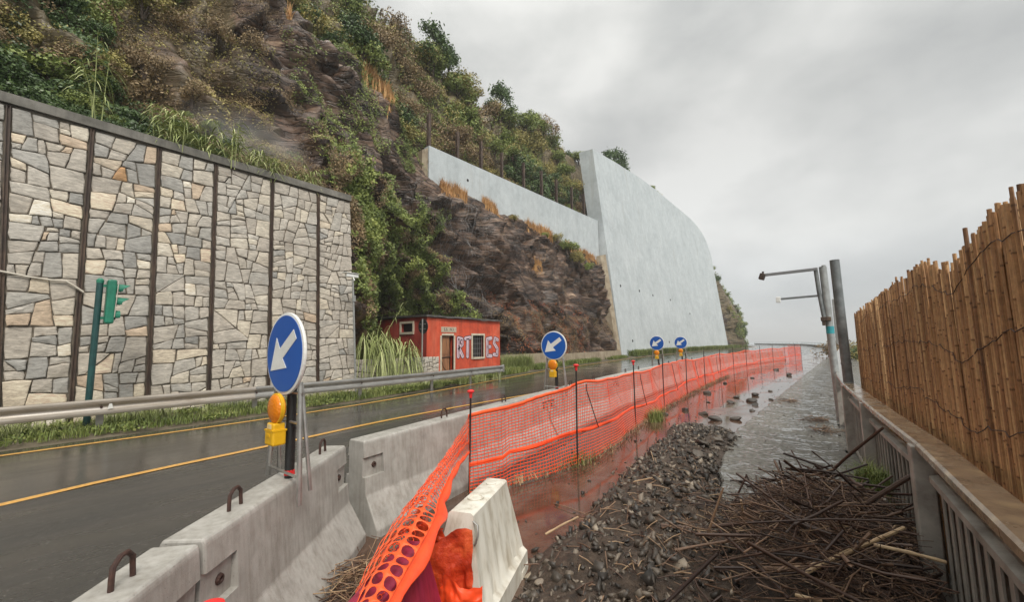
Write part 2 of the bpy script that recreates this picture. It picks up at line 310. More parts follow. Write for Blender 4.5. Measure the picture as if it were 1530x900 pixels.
# ---------------------------------------------------------------- object helpers
def tag(o, label=None, cat=None, group=None, kind=None):
    if label: o['label'] = label
    if cat: o['category'] = cat
    if group: o['group'] = group
    if kind: o['kind'] = kind
    return o
def thing(name, loc, label, cat, group=None, rz=0):
    o = bpy.data.objects.new(name, None); COL.objects.link(o); o.location = loc; o.rotation_euler = (0, 0, rz)
    o.empty_display_size = .1
    return tag(o, label, cat, group)
def link(name, me, m, parent=None, world=True):
    o = bpy.data.objects.new(name, me); COL.objects.link(o)
    if m and not me.materials: me.materials.append(m)
    if parent:
        o.parent = parent
        if world:
            p = parent; off = Vector((0, 0, 0))
            while p: off += p.location; p = p.parent
            o.location = -off
    return o
class MB:
    def __init__(s): s.v = []; s.f = []
    def add(s, vs, fs):
        n = len(s.v); s.v += [tuple(q) for q in vs]; s.f += [tuple(i+n for i in f) for f in fs]; return s
    def box(s, c, d, rz=0, mat=None, bev=0):
        x, y, z = d[0]/2, d[1]/2, d[2]/2
        if bev:
            bm = bmesh.new(); bmesh.ops.create_cube(bm, size=1); bmesh.ops.scale(bm, vec=d, verts=bm.verts)
            bmesh.ops.bevel(bm, geom=bm.edges[:], offset=bev, segments=2, affect='EDGES', profile=.5)
            bm.verts.index_update(); vs = [v.co.copy() for v in bm.verts]; fs = [[v.index for v in f.verts] for f in bm.faces]; bm.free()
        else:
            vs = [Vector(p) for p in ((-x, -y, -z), (x, -y, -z), (x, y, -z), (-x, y, -z), (-x, -y, z), (x, -y, z), (x, y, z), (-x, y, z))]
            fs = [(0, 3, 2, 1), (4, 5, 6, 7), (0, 1, 5, 4), (1, 2, 6, 5), (2, 3, 7, 6), (3, 0, 4, 7)]
        R = mat if mat else Matrix.Rotation(rz, 3, 'Z')
        return s.add([R @ v + Vector(c) for v in vs], fs)
    def tube(s, pts, r, n=8, cap=True):
        pts = [Vector(p) for p in pts]; k = len(pts)
        rs = r if hasattr(r, '__len__') else [r]*k
        a = len(s.v); up = Vector((0, 0, 1)); prev = None; vs = []
        for i, p in enumerate(pts):
            d = (pts[min(i+1, k-1)] - pts[max(i-1, 0)]).normalized()
            if prev is None: x = d.orthogonal().normalized()
            else:
                x = prev - d*prev.dot(d)
                x = x.normalized() if x.length > 1e-5 else d.orthogonal().normalized()
            prev = x; y = d.cross(x)
            for j in range(n):
                t = 2*PI*j/n; vs.append(p + (x*math.cos(t) + y*math.sin(t))*rs[i])
        fs = [(i*n+j, i*n+(j+1) % n, (i+1)*n+(j+1) % n, (i+1)*n+j) for i in range(k-1) for j in range(n)]
        if cap: fs += [tuple(range(n-1, -1, -1)), tuple(range((k-1)*n, k*n))]
        return s.add(vs, fs)
    def lathe(s, prof, n=24, axis='z', c=(0, 0, 0)):
        vs = []; k = len(prof)
        for r, h in prof:
            for j in range(n):
                t = 2*PI*j/n; a, b = r*math.cos(t), r*math.sin(t)
                q = {'z': (a, b, h), 'y': (a, h, b), 'x': (h, a, b)}[axis]
                vs.append(Vector(q) + Vector(c))
        fs = [(i*n+j, i*n+(j+1) % n, (i+1)*n+(j+1) % n, (i+1)*n+j) for i in range(k-1) for j in range(n)]
        fs += [tuple(range(n-1, -1, -1)), tuple(range((k-1)*n, k*n))]
        return s.add(vs, fs)
    def prism(s, poly, fn0, fn1):
        n = len(poly); s.add([fn0(p) for p in poly] + [fn1(p) for p in poly],
              [tuple(range(n-1, -1, -1)), tuple(range(n, 2*n))] + [(i, (i+1) % n, n+(i+1) % n, n+i) for i in range(n)]); return s
    def sweep(s, prof, path, closed=True):
        """prof: (offset across, height); path: (x,y,z) points"""
        path = [Vector(p) for p in path]; k = len(path); n = len(prof); vs = []
        for i, p in enumerate(path):
            d = (path[min(i+1, k-1)] - path[max(i-1, 0)]); d.z = 0; d.normalize(); nx = Vector((d.y, -d.x, 0))
            for a, h_ in prof: vs.append(p + nx*a + Vector((0, 0, h_)))
        m_ = n if closed else n-1
        fs = [(i*n+j, (i+1)*n+j, (i+1)*n+(j+1) % n, i*n+(j+1) % n) for i in range(k-1) for j in range(m_)]
        if closed: fs += [tuple(range(n)), tuple(range(k*n-1, (k-1)*n-1, -1))]
        return s.add(vs, fs)
    def mesh(s, name, m=None, smooth=False, fix=True):
        me = bpy.data.meshes.new(name); me.from_pydata([tuple(v) for v in s.v], [], s.f)
        if fix:
            bm = bmesh.new(); bm.from_mesh(me); bmesh.ops.recalc_face_normals(bm, faces=bm.faces); bm.to_mesh(me); bm.free()
        if m: me.materials.append(m)
        if smooth:
            me.polygons.foreach_set('use_smooth', [True]*len(me.polygons))
            try: me.set_sharp_from_angle(angle=math.radians(40))
            except Exception: pass
        return me
    def build(s, name, m, parent=None, smooth=False, world=True, fix=True):
        return link(name, s.mesh(name, m, smooth, fix), m, parent, world)
def np_mesh(name, V, F, m, tint=None, smooth=False, attr='tint'):
    me = bpy.data.meshes.new(name); nf, k = F.shape
    me.vertices.add(len(V)); me.vertices.foreach_set('co', V.astype(np.float32).ravel())
    me.loops.add(nf*k); me.loops.foreach_set('vertex_index', F.astype(np.int32).ravel())
    me.polygons.add(nf); me.polygons.foreach_set('loop_start', np.arange(nf, dtype=np.int32)*k)
    try: me.polygons.foreach_set('loop_total', np.full(nf, k, dtype=np.int32))
    except Exception: pass
    if smooth: me.polygons.foreach_set('use_smooth', np.ones(nf, dtype=bool))
    if tint is not None:
        a = me.attributes.new(attr, 'FLOAT', 'POINT'); a.data.foreach_set('value', np.asarray(tint, np.float32))
    me.update(calc_edges=True); me.validate()
    if m: me.materials.append(m)
    return me
def set_tint(me, val):
    a = me.attributes.new('tint', 'FLOAT', 'POINT'); a.data.foreach_set('value', np.full(len(me.vertices), val, np.float32))
def dup(root, loc=None, rz=None, label=None, group=None, scale=None):
    r = root.copy(); COL.objects.link(r)
    if loc is not None: r.location = loc
    if rz is not None: r.rotation_euler = (root.rotation_euler[0], root.rotation_euler[1], rz)
    if scale is not None: r.scale = scale
    if label: r['label'] = label
    if group: r['group'] = group
    for ch in [o for o in root.children]:
        c = ch.copy(); COL.objects.link(c); c.parent = r
        for g_ in [o for o in ch.children]:
            d = g_.copy(); COL.objects.link(d); d.parent = c
    return r
def unit(a): return a/np.maximum(np.linalg.norm(a, axis=-1, keepdims=True), 1e-9)
# smooth value noise in numpy
_P = rng.random((64, 64, 64)).astype(np.float32)
def vnoise(p):
    i = np.floor(p).astype(int); f = p - i; f = f*f*(3-2*f); i = i & 63; j = (i+1) & 63
    def g_(a, b, c): return _P[a, b, c]
    x0, y0, z0 = i[..., 0], i[..., 1], i[..., 2]; x1, y1, z1 = j[..., 0], j[..., 1], j[..., 2]
    fx, fy, fz = f[..., 0], f[..., 1], f[..., 2]
    c00 = g_(x0, y0, z0)*(1-fx)+g_(x1, y0, z0)*fx; c10 = g_(x0, y1, z0)*(1-fx)+g_(x1, y1, z0)*fx
    c01 = g_(x0, y0, z1)*(1-fx)+g_(x1, y0, z1)*fx; c11 = g_(x0, y1, z1)*(1-fx)+g_(x1, y1, z1)*fx
    return (c00*(1-fy)+c10*fy)*(1-fz) + (c01*(1-fy)+c11*fy)*fz
def fbm(p, o=5, ridge=False):
    s = 0; a = .5; t = 0
    for k in range(o):
        n = vnoise(p*(2**k)+k*17.3)
        if ridge: n = 1-abs(2*n-1)
        s = s + a*n; t += a; a *= .5
    return s/t
def interp_path(pts, n=None, step=None):
    P = np.array(pts, float); d = np.r_[0, np.cumsum(np.linalg.norm(np.diff(P[:, :2], axis=0), axis=1))]
    if n is None: n = max(2, int(d[-1]/step)+1)
    # catmull style smoothing through cubic hermite
    t = np.linspace(0, d[-1], n); m_ = np.gradient(P, d, axis=0)
    k = np.clip(np.searchsorted(d, t, side='right')-1, 0, len(d)-2); hh = (d[k+1]-d[k]); u = ((t-d[k])/hh)[:, None]; hh = hh[:, None]
    return (2*u**3-3*u**2+1)*P[k] + (u**3-2*u**2+u)*hh*m_[k] + (-2*u**3+3*u**2)*P[k+1] + (u**3-u**2)*hh*m_[k+1]

# ================================================================ SETTING
def sheet(name, left, right, z, m, step=None, label=None):
    """strip between two (x,y) polylines with equal numbers of points"""
    n = len(left); V = []; F = []
    for i in range(n):
        V += [(left[i][0], left[i][1], z), (right[i][0], right[i][1], z)]
    F = [(2*i, 2*i+1, 2*i+3, 2*i+2) for i in range(n-1)]
    o = MB().add(V, F).build(name, m, fix=False); tag(o, kind='structure'); return o
COAST = [(.62, -40), (.62, 0), (.6, 14), (1.2, 30), (1.6, 45), (1.6, 58), (.6, 80), (-2.8, 120), (-8, 160), (-30, 212), (-90, 270), (-400, 380)]
def coast_x(y): return float(np.interp(y, [p[1] for p in COAST], [p[0] for p in COAST]))
LINE1 = [(-10.3, -12), (-10.3, 0), (-10.25, 2.5), (-10.6, 6.9), (-11.1, 9.3), (-12.3, 14.6), (-13.7, 21), (-14.9, 30), (-16.3, 41), (-17.0, 52), (-17.2, 64), (-17.0, 80), (-16.0, 95), (-15.6, 112), (-18, 140), (-26, 170), (-45, 205)]
YS = sorted(set([-40, -12, 0, 4, 8, 11, 15, 20, 25, 30, 36, 41, 46, 52, 58, 64, 72, 80, 90, 100, 112, 125, 140, 155, 170, 190, 205]))
def l1x(y): return float(np.interp(y, [p[1] for p in LINE1], [p[0] for p in LINE1]))
sheet('ground', [(-6000, y) for y in (-6000, -40)] + [(-6000, y) for y in (0, 80, 212, 380, 400)], [(.66, -6000), (.66, -40), (.66, 0), (.62, 80), (-30, 212), (-400, 380), (-6000, 400)], -.05, M['soil'])
# road: one sheet from verge to coast, fine enough for its curves
ys = np.r_[np.arange(-40, 205, 3.0)]
sheet('road', [(l1x(y)-.45, y) for y in ys], [(coast_x(y)-.03, y) for y in ys], 0, M['asphalt'])
# newer darker asphalt strip beside the concrete barriers
NEWL = [(-7.05, -12), (-7.1, 1), (-7.35, 3.5), (-7.55, 6), (-7.65, 9), (-7.4, 12), (-6.8, 14.5)]
sheet('road_patch', NEWL, [(-1.0, -12), (-1.2, 1), (-3.2, 3.5), (-3.6, 6), (-4.1, 9), (-4.5, 12), (-5, 14.5)], .004, M['asphalt_new'])
def stripe(name, pts, w, m, z=.008, step=.8):
    P = interp_path(pts, step=step); L = []; R_ = []
    for i in range(len(P)):
        d = P[min(i+1, len(P)-1)] - P[max(i-1, 0)]; d /= np.linalg.norm(d); nn = np.array([d[1], -d[0]])
        L.append(P[i]-nn*w/2); R_.append(P[i]+nn*w/2)
    return sheet(name, L, R_, z, m)
stripe('road_line', LINE1[:-2], .12, M['paint_y'])
stripe('road_line', [(-6.9, -12), (-7.05, 0), (-7.2, .6), (-7.48, 2.8), (-7.8, 5.1), (-7.9, 8), (-7.85, 11), (-7.95, 13.8), (-8.4, 18), (-9.2, 26), (-9.6, 36), (-9.8, 50), (-10, 64)], .12, M['paint_y'])
# flooded lane between net and pavement
SWL = [(-.95, -2), (-.95, 3.5), (-1.02, 4.6), (-1.2, 5.6), (-1.4, 7.3), (-1.38, 9.5), (-1.3, 13), (-1.1, 22), (-.85, 32), (-.6, 40), (.0, 46), (.9, 52)]
def swx(y): return float(np.interp(y, [p[1] for p in SWL], [p[0] for p in SWL]))
NETP = [(-3.2, 3.23), (-2.83, 4.92), (-3.1, 7.66), (-3.38, 10.2), (-3.6, 13.0), (-3.8, 16.1), (-3.95, 19.5), (-3.98, 23.5), (-3.85, 28), (-3.55, 33), (-3.0, 38.5), (-2.3, 43.5)]
def netx(y): return float(np.interp(y, [p[1] for p in NETP], [p[0] for p in NETP]))
yl = [-4, 1, 2.2, 3.2, 4, 5, 6, 7.5, 9, 11, 13, 16, 20, 25, 30, 35, 40, 45, 52, 60]
sheet('muddy_water', [(-2.9 if y < 2.2 else netx(y)-.22-.3*max(0, (y-4)/20) if y < 44 else -3.6+(y-44)*.1, y) for y in yl], [(min(coast_x(y)-.1, swx(y)+.3 if y < 46 else coast_x(y)-.2), y) for y in yl], .012, M['mud'])
# pavement slab
P = interp_path([(a, b) for a, b in SWL], step=.35); mb = MB(); kk = []
for i, (x, y) in enumerate(P): kk.append((x + .015*math.sin(y*9)+.012*math.sin(y*23), y))
vs = []; 
for (x, y) in kk:
    xr = max(coast_x(y)-.06, x+.3); vs += [(x-.015, y, -.02), (x, y, .115), (x+.02, y, .13), (xr, y, .13), (xr, y, -.02)]
n = len(kk); fs = [(i*5+j, (i+1)*5+j, (i+1)*5+j+1, i*5+j+1) for i in range(n-1) for j in range(4)] + [(0, 1, 2, 3, 4), tuple((n-1)*5+q for q in (4, 3, 2, 1, 0))]
o = mb.add(vs, fs).build('pavement', M['pave']); tag(o, kind='structure')
# sea
sea = MB().add([(-6000, -6000, -6), (6000, -6000, -6), (6000, 6000, -6), (-6000, 6000, -6)], [(0, 1, 2, 3)]).build('sea', M['sea'], fix=False); tag(sea, kind='structure')
# coastal bank dropping from road to sea
ysb = np.arange(-40, 214, 2.5); V = []; 
for y in ysb:
    c = coast_x(y); r = rng.random(4)
    V += [(c-.05, y, -.03), (c+.7+r[0]*.3, y, -.35-r[1]*.2), (c+2.2+r[2], y, -2.2), (c+6+r[3]*2, y, -6.2)]
n = len(ysb); F = [(i*4+j, i*4+j+1, (i+1)*4+j+1, (i+1)*4+j) for i in range(n-1) for j in range(3)]
o = MB().add(V, F).build('coastal_bank', M['soil'], fix=False, smooth=True); tag(o, kind='structure')

# ---------------------------------------------------------------- hillside
COLS = {
 -30: [(-13.7, 0), (-13.8, 6.7), (-15, 8.2), (-16.8, 11), (-19, 15), (-21.5, 19), (-25, 25), (-30, 31), (-80, 40)],
 -6: [(-13.7, 0), (-13.8, 6.7), (-15, 8.2), (-16.8, 11), (-19, 15), (-21.5, 19), (-25, 25), (-30, 31), (-80, 40)],
 2: [(-13.7, 0), (-13.8, 6.7), (-15.1, 8.2), (-17, 11), (-19.2, 15), (-21.8, 19), (-25.5, 25), (-30, 31), (-80, 38)],
 6: [(-13.7, 0), (-13.8, 6.6), (-15, 8.2), (-16.6, 11), (-18.6, 15), (-20.8, 19), (-24.5, 25), (-29, 31), (-80, 38)],
 7.6: [(-13.9, 0), (-14.0, 6.0), (-15, 8.0), (-16.6, 10.6), (-18.3, 14.2), (-20.2, 18.4), (-24, 24), (-28, 30), (-80, 36)],
 9: [(-15.6, 0), (-15.2, 4), (-15.3, 7.2), (-16.7, 9.8), (-18.3, 13.4), (-20.1, 17.6), (-24, 22), (-28, 29), (-80, 35)],
 12: [(-19.6, 0), (-19.5, 3.4), (-17.4, 5.6), (-17.4, 8.8), (-18.6, 12.5), (-19.9, 16.9), (-23.5, 20), (-27, 28), (-80, 34)],
 15: [(-19.8, 0), (-19.7, 3.4), (-18.2, 6.0), (-18.4, 9), (-19.3, 11.5), (-20.1, 14.0), (-23.5, 18), (-26, 27), (-80, 33)],
 17.5: [(-17.9, 0), (-18.1, 4), (-18.6, 7), (-19.2, 9.5), (-19.75, 11.9), (-20.9, 12.6), (-23, 19), (-25.5, 27), (-80, 32)],
 22: [(-16.7, 0), (-17.2, 3), (-18, 6), (-19, 9.5), (-19.7, 11.9), (-21.2, 12.8), (-23, 18.5), (-25.5, 25.2), (-80, 30)],
 30: [(-17.3, 0), (-17.6, 3), (-18.3, 6), (-19, 8.8), (-19.75, 11.4), (-21.2, 12.8), (-23, 18.5), (-25.5, 24.8), (-80, 29)],
 40: [(-18.5, 0), (-18.8, 3), (-19.1, 6), (-19.4, 8.4), (-19.8, 10.4), (-21.3, 12.6), (-23, 19), (-25.5, 26.2), (-80, 30)],
 45: [(-21, 0), (-21.5, 3), (-22, 6), (-22.4, 9), (-22.8, 12), (-23.2, 15), (-24.3, 20), (-26, 27), (-80, 30)],
 60: [(-21, 0), (-21.5, 3), (-22, 6), (-22.4, 9), (-22.8, 12), (-23.3, 15), (-24.4, 20), (-26, 26.4), (-80, 29)],
 75: [(-21, 0), (-21.5, 3), (-22, 6), (-22.4, 9), (-22.8, 12), (-23.4, 15), (-24.6, 20), (-27, 25.6), (-80, 28)],
 95: [(-19.5, 0), (-20, 3), (-20.6, 6), (-21.2, 9), (-22, 12), (-23, 15), (-25, 19), (-29, 22.5), (-80, 27)],
 106: [(-16.4, 0), (-16.6, 3), (-17.0, 6), (-18.2, 9), (-19.3, 12), (-20.6, 15), (-22, 18.6), (-27, 21.6), (-80, 26)],
 116: [(-17.6, 0), (-17.9, 3), (-18.4, 6), (-19.4, 9), (-20.6, 12), (-22.4, 14), (-25, 17), (-32, 20), (-80, 25)],
 130: [(-24, 0), (-25, 3), (-26, 5), (-27, 8), (-29, 11), (-32, 13), (-36, 16), (-45, 19), (-80, 24)],
 160: [(-40, 0), (-42, 3), (-44, 5), (-46, 8), (-49, 11), (-52, 13), (-58, 16), (-66, 19), (-90, 24)]}
CY = sorted(COLS); CA = np.array([COLS[y] for y in CY], float)          # (ny, 9, 2)
def hill(y, t, disp=True):
    """y (n,), t (n,) in 0..8 -> (n,3)"""
    y = np.asarray(y, float); t = np.asarray(t, float); cy = np.array(CY)
    k = np.clip(np.searchsorted(cy, y, side='right')-1, 0, len(cy)-2); u = np.clip((y-cy[k])/(cy[k+1]-cy[k]), 0, 1); u = u*u*(3-2*u)*.5+u*.5
    j = np.clip(np.floor(t).astype(int), 0, 7); w = t-j
    a = CA[k, j]*(1-w)[:, None]+CA[k, j+1]*w[:, None]; b = CA[k+1, j]*(1-w)[:, None]+CA[k+1, j+1]*w[:, None]
    q = a*(1-u)[:, None]+b*u[:, None]; p = np.stack([q[:, 0], y, q[:, 1]], 1)
    if not disp: return p
    # strata: folded layers dipping to the right, ridged
    s = np.stack([p[:, 0]*.25, p[:, 1]*.35+p[:, 2]*.25, (p[:, 2]*.8+p[:, 1]*.55)*1.0], 1)
    r = fbm(s*.55, 5, True)-.62; bl = fbm(p*.28+5, 4)-.5; f = fbm(s*2.1+9, 4, True)-.62
    amp = np.clip((8.2-t)/1.2, .3, 1)*np.clip(t*1.5+.15, .15, 1)
    behind = (p[:, 1] > 41) & (p[:, 1] < 96); amp = np.where(behind, amp*.25, amp)
    low = (p[:, 1] < 7.4) & (t < 2); amp = np.where(low, .05, amp)
    upper = (p[:, 1] > 16.3) & (p[:, 1] < 42) & (t > 3.7) & (t < 5.2); amp = np.where(upper, amp*.45, amp)
    bd = p[:, 2]*.72+p[:, 1]*.62+p[:, 0]*.25
    def saw(q, sh=.82):
        w_ = q-np.floor(q); return np.where(w_ < sh, w_/sh, (1-w_)/(1-sh))
    w1 = fbm(p*.22+3, 3)*2.6; w2 = fbm(p*.45+13, 3)*2.2; m1 = np.clip((vnoise(p*.33+70)-.28)*3, 0, 1); m2 = np.clip((vnoise(p*.6+90)-.3)*3, 0, 1)
    cross = saw((p[:, 1]*.8-p[:, 2]*.35)/2.1+w2, .7)
    crag = (saw(bd/2.3+w1)-.5)*1.5*m1+(saw(bd/.85+w2)-.5)*.34*m2+(cross-.5)*.6*m1+(saw(bd/.3+w1*2)-.5)*.06
    spur = (p[:, 1] > 4) & (p[:, 1] < 17) & (t > 2.4); boost = np.where(spur, 1.75, 1.15)
    blk = vnoise(np.floor(np.stack([p[:, 1]*1.1+w2, bd*.9+w1, p[:, 2]*.2], 1))+.5)-.5
    d = (r*.9+bl*1.7+f*.28+crag*boost+blk*.9*boost)*amp
    p = p.copy(); p[:, 0] += d*.9; p[:, 2] += d*.25*np.clip(t-1.5, 0, 1); p[:, 1] += (fbm(s*.8+31, 3)-.5)*.8*amp
    return p
def veg_amount(p, t):
    y, z = p[:, 1], p[:, 2]; v = np.full(len(p), .15)
    v = np.where(y < 6.0, .36+.2*(z > 14), v)
    v = np.where((y < 2), .55, v)
    v = np.where((t > 5.1) & (y > 9), .7, v)
    v = np.where((y > 16) & (t > 4.6), .6, v)
    v = np.where((y >= 5) & (y < 16) & (t > 2.6) & (t < 5.1), .08, v)
    v = np.where((y > 16) & (y < 41) & (t < 4.3), .06, v)
    v = np.where((y > 100), .5, v)
    return v
yy = np.r_[np.arange(-30, -6, 1.0), np.arange(-6, 20, .11), np.arange(20, 42, .18), np.arange(42, 100, 1.5), np.arange(100, 160, .8)]
tt = np.r_[np.linspace(0, 6, 230), np.linspace(6, 8, 30)[1:]]
YY, TT = np.meshgrid(yy, tt, indexing='ij'); HP = hill(YY.ravel(), TT.ravel())
ny, nT = len(yy), len(tt); idx = np.arange(ny*nT).reshape(ny, nT)
F = np.stack([idx[:-1, :-1].ravel(), idx[1:, :-1].ravel(), idx[1:, 1:].ravel(), idx[:-1, 1:].ravel()], 1)
me = np_mesh('rocky_hillside', HP, F, M['rock'], veg_amount(HP, TT.ravel()), smooth=False, attr='veg')
hillo = link('rocky_hillside', me, None); tag(hillo, kind='structure')
# ground behind first column: a landward plateau closes the hill
# verge sheet between road edge and wall, gently rising
vy_ = np.arange(-12, 130, 1.0); V = []; FF = []
def hillfoot(y): return float(hill(np.array([y]), np.array([0.02]), False)[0, 0])
for y in vy_:
    a = l1x(y)-.3; b = min(hillfoot(y)-.3, -13.2) if y < 41 or y > 96 else -18.6
    b = min(b, a-1)
    for q in range(5):
        u = q/4; V.append((a*(1-u)+b*u, y, -.01+.10*math.sin(u*PI*.5)+.04*rng.random()*(q > 0)))
n = len(vy_); FF = [(i*5+j, (i+1)*5+j, (i+1)*5+j+1, i*5+j+1) for i in range(n-1) for j in range(4)]
o = MB().add(V, FF).build('verge', M['soil'], fix=False, smooth=True); tag(o, kind='structure')
for p_ in o.data.polygons: pass

# ================================================================ STONE RETAINING WALL
def wallp(u, v, d=0.0):       # u along y, v height, d outwards
    return Vector((-12.8 - .4*v/6.9 + d, u, v))
wall = thing('retaining_wall', (-12.8, 2.5, 0), 'tall grey wall of irregular stones in panels between rusty steel beams', 'retaining wall')
BEAMB = [-1.35, .03, .98, 2.21, 3.41, 4.83, 6.25]; BEAMT = [-1.75, -.33, .9, 2.1, 3.32, 4.78, 6.2]
YEND_B, YEND_T = 7.5, 7.33; TOPZ = 6.75
mb = MB(); poly = [(-6, 0), (YEND_B, 0), (YEND_T, TOPZ+.05), (-6, TOPZ+.05)]
mb.prism(poly, lambda p: wallp(p[0], p[1], -.03), lambda p: wallp(p[0], p[1], -.8)).build('wall_core', M['mortar'], wall)
# coping: dark concrete band
mb = MB(); mb.prism([(-6, TOPZ+.055), (YEND_T+.02, TOPZ+.055), (YEND_T+.02, TOPZ+.27), (-6, TOPZ+.27)], lambda p: wallp(p[0], p[1], .07), lambda p: wallp(p[0], p[1], -.85)).build('coping', M['conc_dark'], wall)
def edge_at(arrB, arrT, i, v): return arrB[i]*(1-v/TOPZ) + arrT[i]*(v/TOPZ)
def split(poly, amin, out, depth=0):
    P_ = np.array(poly); x, y = P_[:, 0], P_[:, 1]
    A = .5*abs(np.dot(x, np.roll(y, -1)) - np.dot(y, np.roll(x, -1)))
    w, hh = np.ptp(x), np.ptp(y)
    if A < amin*random.choice((.35, .7, 1, 1.25, 1.6, 2.1)) and max(w, hh) < .74 or depth > 12 or A < .012:
        out.append(poly); return
    c = P_.mean(0) + np.array([random.uniform(-.16, .16)*w, random.uniform(-.16, .16)*hh])
    ang = (PI/2 if w > hh*random.uniform(.75, 1.25) else 0) + random.gauss(0, .17 if random.random() < .82 else .38)
    d = np.array([math.cos(ang), math.sin(ang)]); nn = np.array([-d[1], d[0]])
    s = (P_-c)@nn; A1, B1 = [], []; k = len(poly)
    for i in range(k):
        j = (i+1) % k
        (A1 if s[i] >= 0 else B1).append(tuple(P_[i]))
        if s[i]*s[j] < 0:
            q = P_[i]+(P_[j]-P_[i])*s[i]/(s[i]-s[j]); A1.append(tuple(q)); B1.append(tuple(q))
    if len(A1) < 3 or len(B1) < 3: out.append(poly); return
    if (len(A1) == 3 or len(B1) == 3) and depth < 12 and random.random() < .95: split(poly, amin, out, depth+1); return
    split(A1, amin, out, depth+1); split(B1, amin, out, depth+1)
def stone_mesh(poly, to3, depth, jit=.018, gap=.0075):
    P_ = np.array(poly); c = P_.mean(0); k = len(P_)
    x, y = P_[:, 0], P_[:, 1]; 
    if np.dot(x, np.roll(y, -1)) - np.dot(y, np.roll(x, -1)) < 0: P_ = P_[::-1]
    pts = []
    for i in range(k):
        a, b = P_[i], P_[(i+1) % k]; L = np.linalg.norm(b-a); m_ = 1 if L < .12 else (2 if L < .3 else 3)
        for q in range(m_):
            u = (q+(.12 if q == 0 else random.uniform(-.1, .1)))/m_; p = a+(b-a)*max(0, u)
            r = p-c; Lr = max(np.linalg.norm(r), 1e-4); p = p - r/Lr*(gap*random.uniform(.8, 1.7)) + (np.random.RandomState(int(abs(p[0]*977+p[1]*3331)*50) % 99991).rand(2)-.5)*jit
            pts.append(p)
    k = len(pts)
    if k < 3: return None
    pts = np.array(pts); c = pts.mean(0); tl = (random.uniform(-.06, .06), random.uniform(-.06, .06))
    def dd(p, e_): q = p-c; return depth+e_+q[0]*tl[0]+q[1]*tl[1]
    V = [to3(p[0], p[1], -.025) for p in pts] + [to3(p[0], p[1], dd(p, -.010)) for p in pts]
    inn = [c+(p-c)*(1-min(.35, .018/max(.03, np.linalg.norm(p-c)))) for p in pts]
    V += [to3(p[0], p[1], dd(p, random.uniform(-.002, .004))) for p in inn]
    cc = c+(np.random.rand(2)-.5)*.03; V.append(to3(cc[0], cc[1], dd(cc, random.uniform(.004, .016))))
    F = [(i, (i+1) % k, k+(i+1) % k, k+i) for i in range(k)] + [(k+i, k+(i+1) % k, 2*k+(i+1) % k, 2*k+i) for i in range(k)] + [(2*k+i, 2*k+(i+1) % k, 3*k) for i in range(k)]
    return V, F
np.random.seed(5)
stones = []
BB = BEAMB+[YEND_B+.02]; BT = BEAMT+[YEND_T+.02]
for i in range(len(BB)-1):
    g0 = .05; g1 = .05 if i < len(BB)-2 else 0.0
    zz = .0
    while zz < TOPZ-.01:           # chunk panel in uneven bands to keep courses roughly level
        hgt = min(random.uniform(.75, 1.15), TOPZ-zz)
        if TOPZ-zz-hgt < .35: hgt = TOPZ-zz
        z1 = zz+hgt
        poly = [(edge_at(BB, BT, i, zz)+g0, zz), (edge_at(BB, BT, i+1, zz)-g1, zz), (edge_at(BB, BT, i+1, z1)-g1, z1), (edge_at(BB, BT, i, z1)+g0, z1)]
        out_ = []; split(poly, .135 if i < 3 else .115, out_); stones += [(i, q) for q in out_]; zz = z1
def parea(p):
    P_ = np.array(p); return .5*abs(np.dot(P_[:, 0], np.roll(P_[:, 1], -1)) - np.dot(P_[:, 1], np.roll(P_[:, 0], -1)))
def rank(s):
    q = np.array(s[1]).mean(0); vis = 1 if (q[1] > .75 and q[0] > -.35+.0*q[1]) else .0
    return -vis*parea(s[1])/(12.8**2+q[0]**2+q[1]**2)
stones.sort(key=rank)
rest = MB(); rt = []
for k, (i, q) in enumerate(stones):
    r = stone_mesh(q, lambda a, b, d: wallp(a, b, d), random.uniform(-.012, .022))
    if not r: continue
    yv = np.array(q).mean(0)[0]
    tv = random.choice([.02, .1, .18, .25, .32, .4, .46, .52, .58, .64]) if random.random() < .80 else random.choice([.7, .78, .86, .93, .96])
    if yv > 3.3: tv = .22+tv*.5 if random.random() < .85 else tv
    if random.random() < .006: tv = 1.
    if k < 296:
        mb = MB(); mb.add(*r); me = mb.mesh('stone', M['stone'], fix=False); set_tint(me, tv); link('stone', me, None, wall)
    else:
        rest.add(*r); rt += [tv]*len(r[0])
me = rest.mesh('small_stones', M['stone'], fix=False); a = me.attributes.new('tint', 'FLOAT', 'POINT'); a.data.foreach_set('value', np.array(rt, np.float32))
o = link('small_stones', me, None, wall); o['kind'] = 'stuff'
for i in range(len(BEAMB)):
    mb = MB()
    for off, w_, d0, d1 in ((-.024, .013, -.03, .022), (.024, .013, -.03, .022), (0, .035, -.03, -.012)):
        mb.prism([(0, 0), (1, 0), (1, 1), (0, 1)], lambda p: wallp((BEAMB[i] if p[1] == 0 else BEAMT[i])+off+(p[0]-.5)*w_, p[1]*(TOPZ+.04), d1), lambda p: wallp((BEAMB[i] if p[1] == 0 else BEAMT[i])+off+(p[0]-.5)*w_, p[1]*(TOPZ+.04), d0))
    mb.build('steel_beam', M['rust'], wall)
